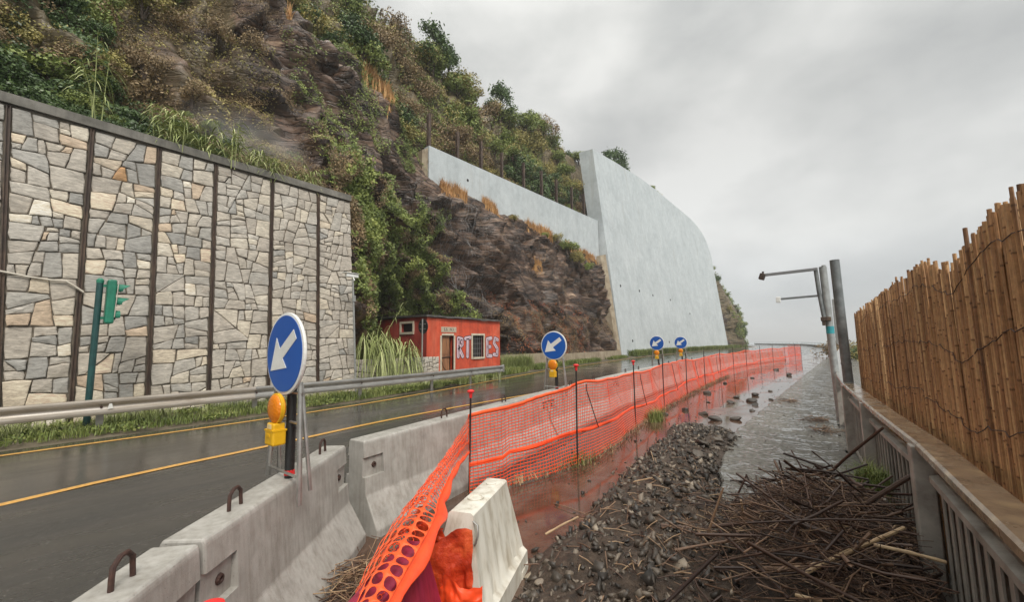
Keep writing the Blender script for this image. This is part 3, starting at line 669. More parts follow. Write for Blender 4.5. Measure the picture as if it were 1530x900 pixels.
# low stone wall next to the hut
lw = thing('low_stone_wall', (-13.3, 9.6, 0), 'low grey stone wall under the drooping canes beside the red hut', 'wall')
def lwp(u, v, d): return Vector((-13.35+d, u, v))
MB().prism([(7.7, 0), (11.7, 0), (11.7, 1.12), (7.7, 1.12)], lambda p: lwp(p[0], p[1], -.02), lambda p: lwp(p[0], p[1], -.7)).build('wall_core', M['mortar'], lw)
out_ = []; split([(7.72, 0), (11.7, 0), (11.7, 1.15), (7.72, 1.15)], .06, out_)
for q in out_:
    r = stone_mesh(q, lwp, random.uniform(.0, .03))
    if r: me = MB().add(*r).mesh('stone', M['stone'], fix=False); set_tint(me, random.choice([.2, .3, .36, .42, .5, .6])); link('stone', me, None, lw)
# cream cable on the stone wall
pts = [wallp(u, v, .06) for u, v in ((-.6, 3.36), (-.17, 3.22), (.2, 3.15), (.5, 3.12), (.72, 3.12), (.85, 3.03), (1.0, 2.9))]
tag(MB().tube(pts, .022, 6).build('cable', M['cable'], smooth=True), 'cream cable sagging across the stone wall to the green signal', 'cable')

# ================================================================ PALE CONCRETE WALLS ON THE CLIFF
# upper sloping wall with posts
uw = thing('cliff_top_wall', (-20.1, 28, 12), 'long pale painted wall on top of the dark rock face, carrying brown posts', 'concrete wall')
def uwp(y, z, d=0): return Vector((-20.05+d, y, z))
zt = lambda y: 14.85+(y-16.6)*.028
mb = MB(); ysu = np.linspace(16.6, 41.2, 14)
poly = [(y, zt(y)) for y in ysu]+[(y, 10.2 if y > 30 else 11.3) for y in ysu[::-1]]
mb.prism(poly, lambda p: uwp(p[0], p[1], 0), lambda p: uwp(p[0], p[1], -.5)).build('wall_panel', M['wwall'], uw)
mb = MB(); mb.prism([(16.1, 10.9), (16.57, 10.9), (16.57, 14.7), (16.1, 14.4)], lambda p: uwp(p[0], p[1], -.1), lambda p: uwp(p[0], p[1], -1.6)).build('end_pier', M['conc_tan'], uw)
for yv, z_ in ((24.2, 13.6),):
    MB().lathe([(.10, -.1), (.10, .012)], 12, 'x', (-20.04, yv-4, z_)).build('drain_hole', M['void'], uw)
for k, (yv, z1) in enumerate([(16.75, 17.25), (19.4, 17.1), (21.9, 17.35), (24.4, 17.4), (27.4, 17.6), (30.2, 17.8), (32.8, 17.8), (35.8, 17.95), (38.4, 17.95)]):
    mb = MB(); z0 = zt(yv)-.3
    for dx in (-.09, .09): mb.box((-20.3+dx, yv, (z0+z1)/2), (.025, .22, z1-z0))
    mb.box((-20.3, yv, (z0+z1)/2), (.12, .03, z1-z0))
    mb.build('steel_post', M['rust'], uw)
# thin mesh between the posts
mb = MB()
for q in range(8): mb.tube([(-20.36, y, zt(y)+.25+q*.36) for y in (16.8, 24, 31, 38.4)], .008, 3, False)
for q in np.arange(17, 38.4, .5): mb.tube([(-20.36, q, zt(q)), (-20.36, q, zt(q)+2.7)], .005, 3, False)
o = mb.build('wire_netting', M['rust_dark'], uw); o['kind'] = 'stuff'
# big curved retaining wall
bw = thing('tall_pale_wall', (-17.9, 60, 0), 'huge pale grey concrete wall leaning against the cliff beyond the rock face', 'retaining wall')
BASE = interp_path([(-17.85, 41.4), (-18.35, 50), (-18.65, 60), (-18.7, 70), (-18.4, 80), (-17.9, 88), (-17.35, 95)], n=40)
TOPY = [(41.4, 24.4), (50, 25.9), (59, 27.0), (66, 27.4), (72, 27.4), (80, 27.1), (86, 26.6), (90, 25.6), (93, 23.9), (94.5, 22.0), (95, 20.2)]
V = []; NZ = 12
def bigw(i, w, back=False):
    x, y = BASE[i]; H_ = np.interp(y, [p[0] for p in TOPY], [p[1] for p in TOPY]); z = H_*w
    lean = 2.65*(z/24.4)**1.0
    return Vector((x-lean-(1.75 if back else 0), y-(.0 if not back else 0.1), z))
mb = MB(); n = len(BASE)
fr = [[bigw(i, k/NZ) for k in range(NZ+1)] for i in range(n)]; bk = [[bigw(i, k/NZ, True) for k in range(NZ+1)] for i in range(n)]
vs = [p for r in fr for p in r]+[p for r in bk for p in r]; K = NZ+1; off = n*K
fs = [(i*K+k, (i+1)*K+k, (i+1)*K+k+1, i*K+k+1) for i in range(n-1) for k in range(NZ)]
fs += [(off+i*K+k, off+i*K+k+1, off+(i+1)*K+k+1, off+(i+1)*K+k) for i in range(n-1) for k in range(NZ)]
fs += [(i*K+NZ, (i+1)*K+NZ, off+(i+1)*K+NZ, off+i*K+NZ) for i in range(n-1)]
for i in (0, n-1): fs += [(i*K+k, i*K+k+1, off+i*K+k+1, off+i*K+k) for k in range(NZ)]
mb.add(vs, fs).build('wall_slab', M['wwall'], bw)
for yv, z_ in ((44.4, 8.2), (50.5, 8.3), (57, 8.2), (65, 8.2), (74, 6.5), (45.5, 1.8), (61, 1.6)):
    i = int(np.argmin(abs(BASE[:, 1]-yv))); x = BASE[i, 0]-2.65*z_/24.4
    MB().lathe([(.16, -.2), (.16, .03)], 12, 'x', (x, BASE[i, 1], z_)).build('drain_hole', M['void'], bw)
# brown staining pier at the foot, where rock meets the wall
MB().add([(-17.95, 40.6, 0), (-17.85, 41.3, 0), (-19.3, 41.3, 11.5), (-19.6, 40.6, 11.3), (-19.5, 40.4, 0), (-19.5, 41.3, 0), (-20.8, 41.3, 11.5), (-20.8, 40.4, 11.3)],
        [(0, 1, 2, 3), (4, 7, 6, 5), (0, 3, 7, 4), (1, 5, 6, 2), (3, 2, 6, 7), (0, 4, 5, 1)]).build('corner_pier', M['conc_tan'], bw)
# tan low wall at the foot of the rock
tw = thing('roadside_wall', (-15.6, 28, 0), 'low tan concrete wall between the rock face and the road verge', 'low wall')
TW = [(-15.2, 18.3), (-15.7, 22), (-16.3, 27), (-16.9, 33), (-17.6, 40.4)]
TWP = interp_path(TW, n=15)
for k in range(14):
    a, b = TWP[k], TWP[k+1]; d = (b-a)/np.linalg.norm(b-a)*.012; hz = .95 if k < 5 else .8
    MB().sweep([(-.3, 0), (.0, 0), (-.03, hz), (-.3, hz)], [(a[0]+d[0], a[1]+d[1], .02), (b[0]-d[0], b[1]-d[1], .02)]).build('wall_block', M['conc_tan'], tw)
# far parapet round the headland
pp = thing('far_parapet', (-8, 160, 0), 'thin grey parapet curving along the far bend above the sea', 'parapet')
FP = [(coast_x(y)-.1, y, 0) for y in (52, 58, 66, 74, 82, 92, 105, 120, 140, 160, 180, 205)]
MB().sweep([(-.12, 0), (.12, 0), (.12, .45), (-.12, .45)], FP).build('parapet_wall', M['conc_dark'], pp)
mb = MB()
for i in range(len(FP)-1): mb.tube([(FP[i][0], FP[i][1], .95), (FP[i+1][0], FP[i+1][1], .95)], .04, 6)
for q in np.linspace(52, 205, 52): mb.tube([(coast_x(q)-.1, q, .4), (coast_x(q)-.1, q, .97)], .035, 5)
mb.build('handrail', M['pole_light'], pp)

# ================================================================ RED HUT
HX, HY0, HY1, HB = -14.6, 12.05, 17.25, -18.9
hut = thing('roadside_hut', (-15.8, 14.6, 0), 'small red rendered hut with graffiti and cream window trim below the cliff', 'hut')
def rect_wall(name, axis, c, a0, a1, z0, z1, holes, th, m, par, zfun=None):
    """wall in plane axis=c with rectangular holes, outward +; built from blocks"""
    xs = sorted({a0, a1, *[q for h in holes for q in h[:2]]}); mb = MB()
    for i in range(len(xs)-1):
        segs = sorted([(h[2], h[3]) for h in holes if h[0] <= xs[i]+1e-6 and h[1] >= xs[i+1]-1e-6]); z = z0
        for s_, e_ in segs+[(z1, z1)]:
            if s_ > z+1e-4:
                a, b = xs[i], xs[i+1]
                def P3(u, zz, d): 
                    zz2 = zz if (zfun is None or zz < z1-1e-6) else zfun(u)
                    return (c+d, u, zz2) if axis == 'x' else (u, c+d, zz2)
                sgn = -th if axis == 'x' else th
                vs = [P3(a, z, 0), P3(b, z, 0), P3(b, s_, 0), P3(a, s_, 0), P3(a, z, sgn), P3(b, z, sgn), P3(b, s_, sgn), P3(a, s_, sgn)]
                mb.add(vs, [(0, 1, 2, 3), (4, 7, 6, 5), (0, 4, 5, 1), (1, 5, 6, 2), (2, 6, 7, 3), (3, 7, 4, 0)])
            z = e_
    return mb.build(name, m, par)
DY0, DY1, DZ = 12.95, 13.72, 2.08
WY0, WY1, WZ0, WZ1 = 15.06, 15.88, .98, 2.1
fw = rect_wall('front_wall', 'x', HX, HY0, HY1, 0, 2.9, [(DY0, DY1, -.01, DZ), (WY0, WY1, WZ0, WZ1)], .22, M['hut'], hut)
SX0, SX1 = -16.5, -15.6
rect_wall('side_wall', 'y', HY0-.002, HB, HX-.003, 0, 2.95, [(SX0, SX1, 2.27, 2.68)], .2, M['hut_side'], hut)
rect_wall('rear_side_wall', 'y', HY1-.2, HB, HX-.23, 0, 2.9, [], .2, M['hut_side'], hut)
mb = MB().add([(HX-.3, HY0+.3, .05), (HX-.3, HY1-.3, .05), (HX-.3, HY1-.3, 2.8), (HX-.3, HY0+.3, 2.8), (HB, HY0+.3, .05), (HB, HY1-.3, .05), (HB, HY1-.3, 2.8), (HB, HY0+.3, 2.8)], [(4, 5, 6, 7), (0, 1, 5, 4)]); mb.build('inner_shell', M['void'], hut)
# roof : thin slab with overhang, uneven front edge
mb = MB(); vs = []; nr = 14
for i in range(nr+1):
    y = HY0-.12+(HY1-HY0+.2)*i/nr; j = random.uniform(-.02, .02)+(.0 if i < 9 else -.04+random.uniform(-.03, .02))
    vs += [(HX+.13+random.uniform(-.02, .02), y, 2.93+j), (HX+.12, y, 3.02+j), (HB-.2, y, 3.14), (HB-.2, y, 3.05)]
fs = [(i*4+k, (i+1)*4+k, (i+1)*4+(k+1) % 4, i*4+(k+1) % 4) for i in range(nr) for k in range(4)]+[(0, 1, 2, 3), tuple(nr*4+k for k in (3, 2, 1, 0))]
mb.add(vs, fs).build('roof', M['roofing'], hut)
def frame_x(name, c, y0, y1, z0, z1, w, sill=True, m='trim', par=hut):
    mb = MB(); p = .035
    mb.box((c+p/2-.05, y0-w/2, (z0+z1)/2), (p+.1, w, z1-z0+2*w*(z0 > .2)), bev=.008); mb.box((c+p/2-.05, y1+w/2, (z0+z1)/2), (p+.1, w, z1-z0+2*w*(z0 > .2)), bev=.008)
    mb.box((c+p/2-.045, (y0+y1)/2, z1+w/2), (p+.1, y1-y0+.004, w), bev=.008)
    if sill: mb.box((c+p/2-.03, (y0+y1)/2, z0-w/2), (p+.14, y1-y0+.004, w), bev=.008)
    return mb.build(name, M[m], par)
dr = MB().box((HX-.12, (DY0+DY1)/2-.09, DZ/2), (.05, DY1-DY0-.18, DZ-.03)).box((HX-.09, (DY0+DY1)/2-.09, DZ*.75), (.02, .42, DZ*.36)).box((HX-.09, (DY0+DY1)/2-.09, DZ*.27), (.02, .42, DZ*.36)).build('door', M['door'], hut)
MB().tube([(HX-.075, DY0+.08, 1.02), (HX-.06, DY0+.5, 1.06), (HX-.06, DY1-.05, 1.03)], .022, 6).build('iron_bar', M['rust_dark'], dr)
MB().tube([(HX-.075, DY0+.1, .85), (HX-.07, DY0+.2, .55), (HX-.07, DY0+.38, .4)], .014, 6).build('handle', M['rust_dark'], dr)
frame_x('door_frame', HX, DY0, DY1, 0, DZ, .1, False)
wf = frame_x('window', HX, WY0, WY1, WZ0, WZ1, .1)
MB().box((HX-.16, (WY0+WY1)/2, (WZ0+WZ1)/2), (.02, WY1-WY0, WZ1-WZ0)).build('pane', M['void'], wf)
mb = MB()
for q in range(5): mb.tube([(HX-.06, WY0+.08+q*.165, WZ0), (HX-.06, WY0+.08+q*.165, WZ1)], .011, 6)
for q in range(4): mb.tube([(HX-.055, WY0, WZ0+.18+q*.26), (HX-.055, WY1, WZ0+.18+q*.26)], .009, 6)
mb.build('window_grille', M['greyback'], wf)
w2 = MB()
cy = HY0-.002
for (a, b, c_, d) in ((SX0-.09, SX1+.09, 2.68, 2.78), (SX0-.09, SX1+.09, 2.16, 2.27), (SX0-.10, SX0, 2.27, 2.68), (SX1, SX1+.10, 2.27, 2.68)):
    w2.box(((a+b)/2, cy-.005, (c_+d)/2), (b-a-.003, .1, d-c_-.003))
w2 = w2.build('window', M['trim'], hut)
MB().box(((SX0+SX1)/2, cy+.15, 2.475), (SX1-SX0, .02, .41)).build('pane', M['void'], w2)
# plaque and lettering
def text_obj(name, s, size, mat_, par, origin, xdir, zdir=(0, 0, 1), ext=.004, off=0.0, sx=1.0):
    c = bpy.data.curves.new(name, 'FONT'); c.body = s; c.size = size; c.extrude = ext; c.offset = off; c.align_x = 'CENTER'; c.align_y = 'CENTER'
    tmp = bpy.data.objects.new('tmp', c); COL.objects.link(tmp)
    dg = bpy.context.evaluated_depsgraph_get(); me = bpy.data.meshes.new_from_object(tmp.evaluated_get(dg)); bpy.data.objects.remove(tmp)
    x = Vector(xdir).normalized(); z = Vector(zdir).normalized(); n_ = x.cross(z)*1.0
    R_ = Matrix((x*sx, z, n_)).transposed().to_4x4(); R_.translation = Vector(origin); me.transform(R_)
    me.name = name; me.materials.clear(); o = link(name, me, mat_, par); return o
MB().box((HX+.012, 13.4, 2.37), (.03, .98, .26), bev=.006).build('name_plaque', M['plaque'], hut)
# the front wall faces +X : reading direction is +Y, outward normal is +X
pl_ = text_obj('plaque_lettering', 'S.S.  N.1', .2, M['conc_dark'], hut, (HX+.03, 13.4, 2.37), (0, 1, 0), ext=.003, off=.004)
def bubble(name, strokes, y0, z0, w, h, rad, m_, xo):
    mb = MB()
    for st_ in strokes:
        P_ = [(y0+p[0]*w, z0+p[1]*h) for p in st_]
        for i, p in enumerate(P_):
            k = 12; mb.add([(HX+xo, p[0]+rad*math.cos(2*PI*q/k), p[1]+rad*math.sin(2*PI*q/k)) for q in range(k)], [tuple(range(k))])
            if i:
                a_, c_ = Vector(P_[i-1]), Vector(p); d = (c_-a_).normalized(); nn = Vector((-d.y, d.x))*rad; xx = HX+xo+.0004
                mb.add([(xx, *(a_+nn)), (xx, *(a_-nn)), (xx, *(c_-nn)), (xx, *(c_+nn))], [(0, 1, 2, 3)])
    return mb
LET = dict(R=[[(0, 0), (0, 1), (.75, .95), (.8, .65), (.1, .5), (.9, 0)]], T=[[(0, .95), (1, 1)], [(.5, .95), (.45, 0)]], E=[[(.95, 1), (0, .95), (.05, .5), (.7, .52)], [(.05, .5), (0, .02), (.95, 0)]], S=[[(1, .9), (.3, 1), (.05, .72), (.9, .38), (.8, .02), (0, .06)]])
for ch_, y_ in (('R', 14.04), ('T', 14.54), ('E', 16.18), ('S', 16.72)):
    j1, j2 = random.uniform(-.03, .03), random.uniform(.95, 1.05)
    bubble('graffiti_outline', LET[ch_], y_, 1.03+j1, .34, .92*j2, .125, None, .003).build('graffiti_outline', M['graf_k'], hut, fix=False)
    bubble('graffiti_letter', LET[ch_], y_, 1.03+j1, .34, .92*j2, .088, None, .006).build('graffiti_letter', M['graf_w'], hut, fix=False)
    for st_ in LET[ch_]: MB().tube([(HX+.0065, y_+p[0]*.34+.03, 1.03+j1+p[1]*.92*j2-.02) for p in st_], .010, 4).build('graffiti_stroke', M['graf_k'], hut)

# ================================================================ GUARDRAIL
gr = thing('guardrail', (-11.4, 4, 0), 'long double wave steel crash barrier beside the road in front of the stone wall', 'guardrail')
GP = [(-11.4, -6), (-11.4, 7.4), (-11.52, 9.3), (-11.75, 11.2), (-12.0, 13.2), (-12.15, 14.5)]
Wp = [(0, .66), (.045, .65), (.06, .61), (.05, .575), (.005, .545), (-.008, .505), (.005, .465), (.05, .435), (.06, .40), (.045, .36), (0, .35)]
Wp = Wp + [(a-.006, b) for a, b in Wp[::-1]]
for a, b in ((-6, -2.8), (-2.8, 1.2), (1.2, 4.1), (4.1, 7.0), (7.0, 9.9), (9.9, 12.3), (12.3, 14.5)):
    pts = [(float(np.interp(y, [p[1] for p in GP], [p[0] for p in GP]))+.0, y, 0) for y in np.linspace(a-.12, b, 6)]
    pts = [(x+(.004 if j == 0 else -.003), y, z) for j, (x, y, z) in enumerate(pts)]
    MB().sweep(Wp, pts).build('rail_beam', M['galv_dirty'] if a < 4 else M['galv'], gr, smooth=True)
for y in (-4.4, -1.5, 1.28, 4.02, 6.9, 9.9, 12.2, 14.4):
    x = float(np.interp(y, [p[1] for p in GP], [p[0] for p in GP]))-.07
    p_ = MB().box((x-.03, y, .30), (.05, .11, .66)).box((x-.03, y, .5), (.12, .045, .14)).build('post', M['galv'], gr)
    MB().lathe([(.012, 0), (.022, 0), (.022, .012), (.010, .02)], 8, 'x', (x+.075, y, .505)).build('bolt', M['rust_dark'], p_)
MB().add([(-11.335, 1.36, .46), (-11.335, 1.44, .47), (-11.335, 1.42, .56), (-11.335, 1.38, .56), (-11.325, 1.36, .46), (-11.325, 1.44, .47), (-11.325, 1.42, .56), (-11.325, 1.38, .56)], [(0, 1, 2, 3), (4, 7, 6, 5), (0, 4, 5, 1), (1, 5, 6, 2), (2, 6, 7, 3), (3, 7, 4, 0)]).build('reflector', M['white'], gr)
MB().lathe([(.075, .34), (.085, .4), (.085, .62), (.075, .68)], 14, 'z', (-12.22, 14.62, 0)).build('end_cap', M['galv'], gr, smooth=True)
# traffic signal
tl = thing('traffic_light', (-11.75, 1.13, 0), 'green three lens traffic light seen from the side on its green pole', 'traffic light')
TX, TY = -11.75, 1.13
MB().tube([(TX, TY, 0), (TX, TY, 3.06)], .055, 14).build('pole', M['green_pole'], tl, smooth=True)
MB().lathe([(.058, 3.0), (.06, 3.06), (.03, 3.1)], 14, 'z', (TX, TY, 0)).build('pole_cap', M['green'], tl)
hd = MB().box((TX+.02, TY+.17, 2.62), (.26, .14, .92), bev=.035).build('signal_head', M['green'], tl)
for z_ in (2.3, 3.02-.12): pass
MB().box((TX, TY+.07, 2.95), (.05, .12, .05)).box((TX, TY+.07, 2.28), (.05, .12, .05)).build('bracket', M['green'], tl)
for z_ in (2.90, 2.62, 2.34):
    mb = MB(); nseg = 14; r = .105; Lv = .22
    a0, a1 = (-.15*PI, 1.15*PI) if z_ > 2.5 else (-.15*PI, 1.15*PI)
    V = []; 
    for rr_ in (r, r-.008):
        for k in range(nseg+1):
            t_ = a0+(a1-a0)*k/nseg; ln = Lv*(.45+.55*max(0, math.sin(t_))) if z_ > 2.4 else .09
            for yy_ in (0, ln): V.append((TX+.02+rr_*math.cos(t_), TY+.24+yy_, z_+rr_*math.sin(t_)-.06*yy_))
    m_ = (nseg+1)*2; fs = [(2*k, 2*k+1, 2*k+3, 2*k+2) for k in range(nseg)]+[(m_+2*k, m_+2*k+2, m_+2*k+3, m_+2*k+1) for k in range(nseg)]+[(2*k+1, m_+2*k+1, m_+2*k+3, 2*k+3) for k in range(nseg)]
    mb.add(V, fs).build('visor', M['green'], hd)
    MB().lathe([(.095, 0), (.10, .02), (.06, .045), (.01, .055)], 18, 'y', (TX+.02, TY+.24, z_)).build('lens', M['green_pole'], hd, smooth=True)
MB().tube([(TX+.14, TY+.26, 3.08), (TX+.145, TY+.25, 2.7), (TX+.14, TY+.24, 2.3)], .008, 5).build('cord', M['cable'], tl)
# cctv pole at the end of the stone wall
cc = thing('camera_pole', (-12.3, 7.25, 0), 'thin pale pole with a white surveillance camera at the end of the stone wall', 'camera pole')
MB().tube([(-12.3, 7.25, 0), (-12.3, 7.02, 3.85)], .032, 8).build('pole', M['pole_light'], cc, smooth=True)
MB().box((-12.3, 6.98, 3.95), (.14, .42, .11), bev=.02).box((-12.3, 6.93, 4.03), (.2, .52, .015)).build('camera', M['white'], cc)
MB().tube([(-12.3, 7.02, 3.75), (-12.2, 7.02, 3.8), (-12.25, 7.0, 3.9)], .02, 6).build('bracket', M['white'], cc)
MB().box((-12.27, 7.06, 3.2), (.05, .1, .2)).build('junction_box', M['pole_light'], cc)
# round sign by the hut seen from behind
rs = thing('round_sign', (-13.2, 10.65, 0), 'black back of a round road sign on a pole in front of the red hut', 'road sign')
# placed on the verge between guardrail and hut
MB().tube([(-13.2, 10.65, 0), (-13.22, 10.68, 2.72)], .032, 8).build('pole', M['galv'], rs, smooth=True)
MB().lathe([(.30, -.012), (.305, 0), (.30, .012)], 32, 'y', (-13.22, 10.72, 2.4)).build('sign_plate', M['black'], rs, smooth=False)
MB().box((-13.22, 10.69, 2.5), (.36, .02, .035)).box((-13.22, 10.69, 2.3), (.36, .02, .035)).build('clamp', M['greyback'], rs)

# ================================================================ CONCRETE BARRIERS
JP = [(-.29, 0), (.29, 0), (.29, .075), (.145, .34), (.10, .78), (.09, .80), (-.09, .80), (-.10, .78), (-.145, .34), (-.29, .075)]
def jersey_mesh(L):
    mb = MB(); n = len(JP); vs = []; xs = [0, .012, L-.012, L]; sc = [.985, 1, 1, .985]
    bm = bmesh.new()
    o_ = MB().sweep(JP, [(0, y, 0) for y in np.linspace(0.006, L-.006, 9)]).build('tmp', None)
    bv = o_.modifiers.new('b', 'BEVEL'); bv.width = .012; bv.segments = 2; bv.limit_method = 'ANGLE'; bv.angle_limit = math.radians(20)
    cuts = []
    for ye in (0, L):
        for s in (-1, 1):
            c = MB().box((s*.155, ye, .57), (.13, .44, .17)).build('tmp', None); cuts.append(c)
            m_ = o_.modifiers.new('x', 'BOOLEAN'); m_.object = c; m_.operation = 'DIFFERENCE'; m_.solver = 'EXACT'
    dg = bpy.context.evaluated_depsgraph_get(); me = bpy.data.meshes.new_from_object(o_.evaluated_get(dg)); me.name = 'concrete_body'
    for c in cuts: bpy.data.objects.remove(c)
    bpy.data.objects.remove(o_); me.materials.clear(); me.materials.append(M['barrier']); bm.free(); return me
JM = {}
def barrier(a, b, label, hooks, group='concrete barriers lining the road'):
    a = Vector((*a, 0)); b = Vector((*b, 0)); d = b-a; L = round(d.length, 2)
    if L not in JM: JM[L] = jersey_mesh(L)
    t = thing('concrete_barrier', (a.x, a.y, 0), label, 'concrete barrier', group, math.atan2(-d.x, d.y))
    o = bpy.data.objects.new('concrete_body', JM[L]); COL.objects.link(o); o.parent = t
    for h_ in hooks:
        pts = [(0, h_*L-.055, .77), (0, h_*L-.055, .84), (0, h_*L-.048, .875), (0, h_*L-.02, .9), (0, h_*L+.015, .9), (0, h_*L+.04, .875), (0, h_*L+.045, .84), (0, h_*L+.045, .77)]
        if 'hook' not in JM: JM['hook'] = MB().tube([(p[0]+random.uniform(-.003, .003), p[1]-h_*L, p[2]) for p in pts], .0095, 7).mesh('lifting_hook', M['rust_dark'], True)
        q = bpy.data.objects.new('lifting_hook', JM['hook']); COL.objects.link(q); q.parent = t; q.location = (0, h_*L, 0)
    for s in (1,):
        for y in (.13, L-.13):
            if 'bolt' not in JM: JM['bolt'] = MB().lathe([(.022, -.03), (.026, .0), (.02, .012), (.012, .012), (.008, .004)], 10, 'x').mesh('bolt_socket', M['rust_dark'])
            q = bpy.data.objects.new('bolt_socket', JM['bolt']); COL.objects.link(q); q.parent = t; q.location = (.092, y, .57)
    return t
barrier((-1.00, -.70), (-2.30, .53), 'wet concrete barrier in the foreground corner with a rusty hook', (.2, .84))
barrier((-2.32, .55), (-3.42, 1.83), 'concrete barrier carrying the nearest blue arrow sign', (.22, .86))
barrier((-3.44, 2.04), (-4.05, 5.9), 'long concrete barrier beyond the gap, behind the net', (.32, .67))
chain = [(-4.06, 5.96), (-4.55, 9.8), (-4.95, 13.7), (-5.2, 17.6), (-5.3, 21.5), (-5.25, 25.4), (-5.05, 29.3), (-4.7, 33.2), (-4.15, 37.1), (-3.45, 41)]
labs = ['concrete barrier under the second blue arrow sign', 'concrete barrier just beyond the second blue arrow sign', 'concrete barrier between the two farther arrow signs', 'concrete barrier just past the farthest arrow sign']
for k in range(len(chain)-1):
    a, b = Vector(chain[k]), Vector(chain[k+1]); d = (b-a).normalized()
    b = a + d*3.85
    barrier(a, b, labs[k] if k < 4 else ['fifth', 'sixth', 'seventh', 'eighth', 'last'][k-4]+' concrete barrier behind the net, counted from the second arrow sign', (.32, .67))

# ================================================================ BLUE ARROW SIGNS
def arrow_sign():
    t = thing('arrow_sign', (0, 0, 0), 'x', 'road sign')
    L0 = []
    c = (0, -.02, .80)      # disc centre above barrier top
    pl = MB().lathe([(.285, .012), (.30, .010), (.302, 0), (.30, -.010), (.285, -.012)], 48, 'y', c).build('sign_plate', M['white'], t, world=False)
    MB().lathe([(.28, -.0125), (.28, -.016)], 48, 'y', c).build('sign_face', M['blue'], pl, world=False)
    MB().lathe([(.29, .0125), (.29, .016)], 40, 'y', c).build('sign_back', M['greyback'], pl, world=False)
    ar = [(-.20, -.16), (-.085, .095), (-.045, .025), (.165, .155), (.20, .10), (.005, -.045), (.055, -.125)]
    # arrow pointing down left: head at lower left
    ar = [(-.205, -.135), (-.125, .115), (-.062, .034), (.145, .172), (.195, .105), (-.012, -.038), (.055, -.105)]
    MB().prism(ar, lambda p: (p[0], -.02-.0165, .80+p[1]), lambda p: (p[0], -.02-.019, .80+p[1])).build('arrow', M['white'], pl, world=False)
    MB().tube([(.02, .03, 0), (.02, .02, .95)], .030, 10).build('post', M['black'], t, smooth=True, world=False)
    MB().lathe([(.034, .02), (.032, .03), (.03, .05), (.026, .055)], 12, 'z', (.02, .03, 0)).build('red_tape', M['redcap'], t, world=False)
    for s in (-1, 1):
        x0, x1 = (-.16, -.23) if s < 0 else (.17, .23)
        mb = MB()
        mb.tube([(x1, .0, -.12 if s > 0 else -.02), (x0, .005, .62)], .0165, 8)
        mb.tube([(x1-.01*s, .07, -.05), (x0, .015, .60)], .013, 8)
        mb.build('leg', M['galv'], t, smooth=True, world=False)
    MB().tube([(-.225, .0, .04), (.225, .0, .04)], .009, 6).build('crossbar', M['galv'], t, world=False)
    MB().tube([(-.18, .012, .36), (.19, .012, .36)], .009, 6).build('crossbar', M['galv'], t, world=False)
    MB().tube([(.195, 0, .30), (.02, .06, .33)], .008, 6).build('brace', M['galv'], t, world=False)
    MB().tube([(-.2, .01, .55), (.2, .01, .55)], .01, 6).build('clamp_bar', M['galv'], t, world=False)
    # warning lamp
    lm = MB().box((-.01, -.055, .27), (.12, .085, .10), bev=.012).box((-.01, -.055, .335), (.10, .075, .05), bev=.010).box((-.01, -.099, .285), (.04, .006, .018)).box((-.01, -.055, .315), (.125, .088, .010)).build('warning_lamp', M['yellow'], t, world=False)
    MB().lathe([(.03, -.036), (.068, -.030), (.086, -.020), (.091, -.009), (.091, .009), (.086, .020), (.068, .030), (.03, .036)], 28, 'y', (-.01, -.055, .45)).build('lens', M['amber'], lm, smooth=True, world=False)
    MB().lathe([(.092, -.012), (.097, -.010), (.097, .010), (.092, .012)], 28, 'y', (-.01, -.055, .45)).build('lens_rim', M['yellow'], lm, world=False)
    MB().box((-.01, -.0945, .34), (.055, .003, .03)).build('label', M['label_tape'], lm, world=False)
    return t
s0 = arrow_sign(); s0.location = (-2.86, 1.19, .80); s0.rotation_euler = (0, 0, math.radians(1))
for o_ in s0.children:
    if o_.name.startswith('sign_plate'): o_.scale = (.9, .9, .9); o_.location = (0, 0, .085)
s0['label'] = 'nearest and largest blue disc with a white arrow and amber lamp'; s0['group'] = 'blue arrow signs on the barriers'
G_ = 'blue arrow signs on the barriers'
dup(s0, (-4.12, 6.45, .80), math.radians(4), 'blue arrow sign with amber lamp in front of the red creeper', G_)
dup(s0, (-5.17, 15.2, .80), math.radians(2), 'left of the two small blue arrow signs before the pale wall', G_)
dup(s0, (-5.28, 18.6, .80), math.radians(4), 'right and farthest of the small blue arrow signs', G_)

# ================================================================ ORANGE NET FENCE
fence = thing('orange_net_fence', (-3.3, 8, 0), 'long orange plastic safety net strung on dark iron rods beside the lane', 'safety net')
NP = interp_path([(a, b) for a, b in NETP], step=.05)
NPd = np.r_[0, np.cumsum(np.linalg.norm(np.diff(NP, axis=0), axis=1))]
POSTS = [0.0]; ps = [(-3.2, 3.23), (-2.83, 4.92), (-3.1, 7.66), (-3.38, 10.2), (-3.6, 13.0), (-3.8, 16.1), (-3.95, 19.5), (-3.98, 22.6), (-3.92, 26), (-3.72, 30), (-3.45, 34), (-3.05, 38), (-2.6, 41.3), (-2.3, 43.5)]
pd = [float(NPd[int(np.argmin(np.linalg.norm(NP-np.array(p), axis=1)))]) for p in ps]
def span(s):
    k = int(np.clip(np.searchsorted(pd, s, side='right')-1, 0, len(pd)-2)); return (s-pd[k])/(pd[k+1]-pd[k])
def net_top(s):
    u = span(s); h0 = .86+.22*min(1, s/2.0); return h0+.03*math.sin(s*.9) - .035*math.sin(PI*u)
def net_mid(s):
    u = span(s); return .40+.05*math.sin(s*.7)-.03*math.sin(PI*u) + (-.05 if s < .5 else 0)
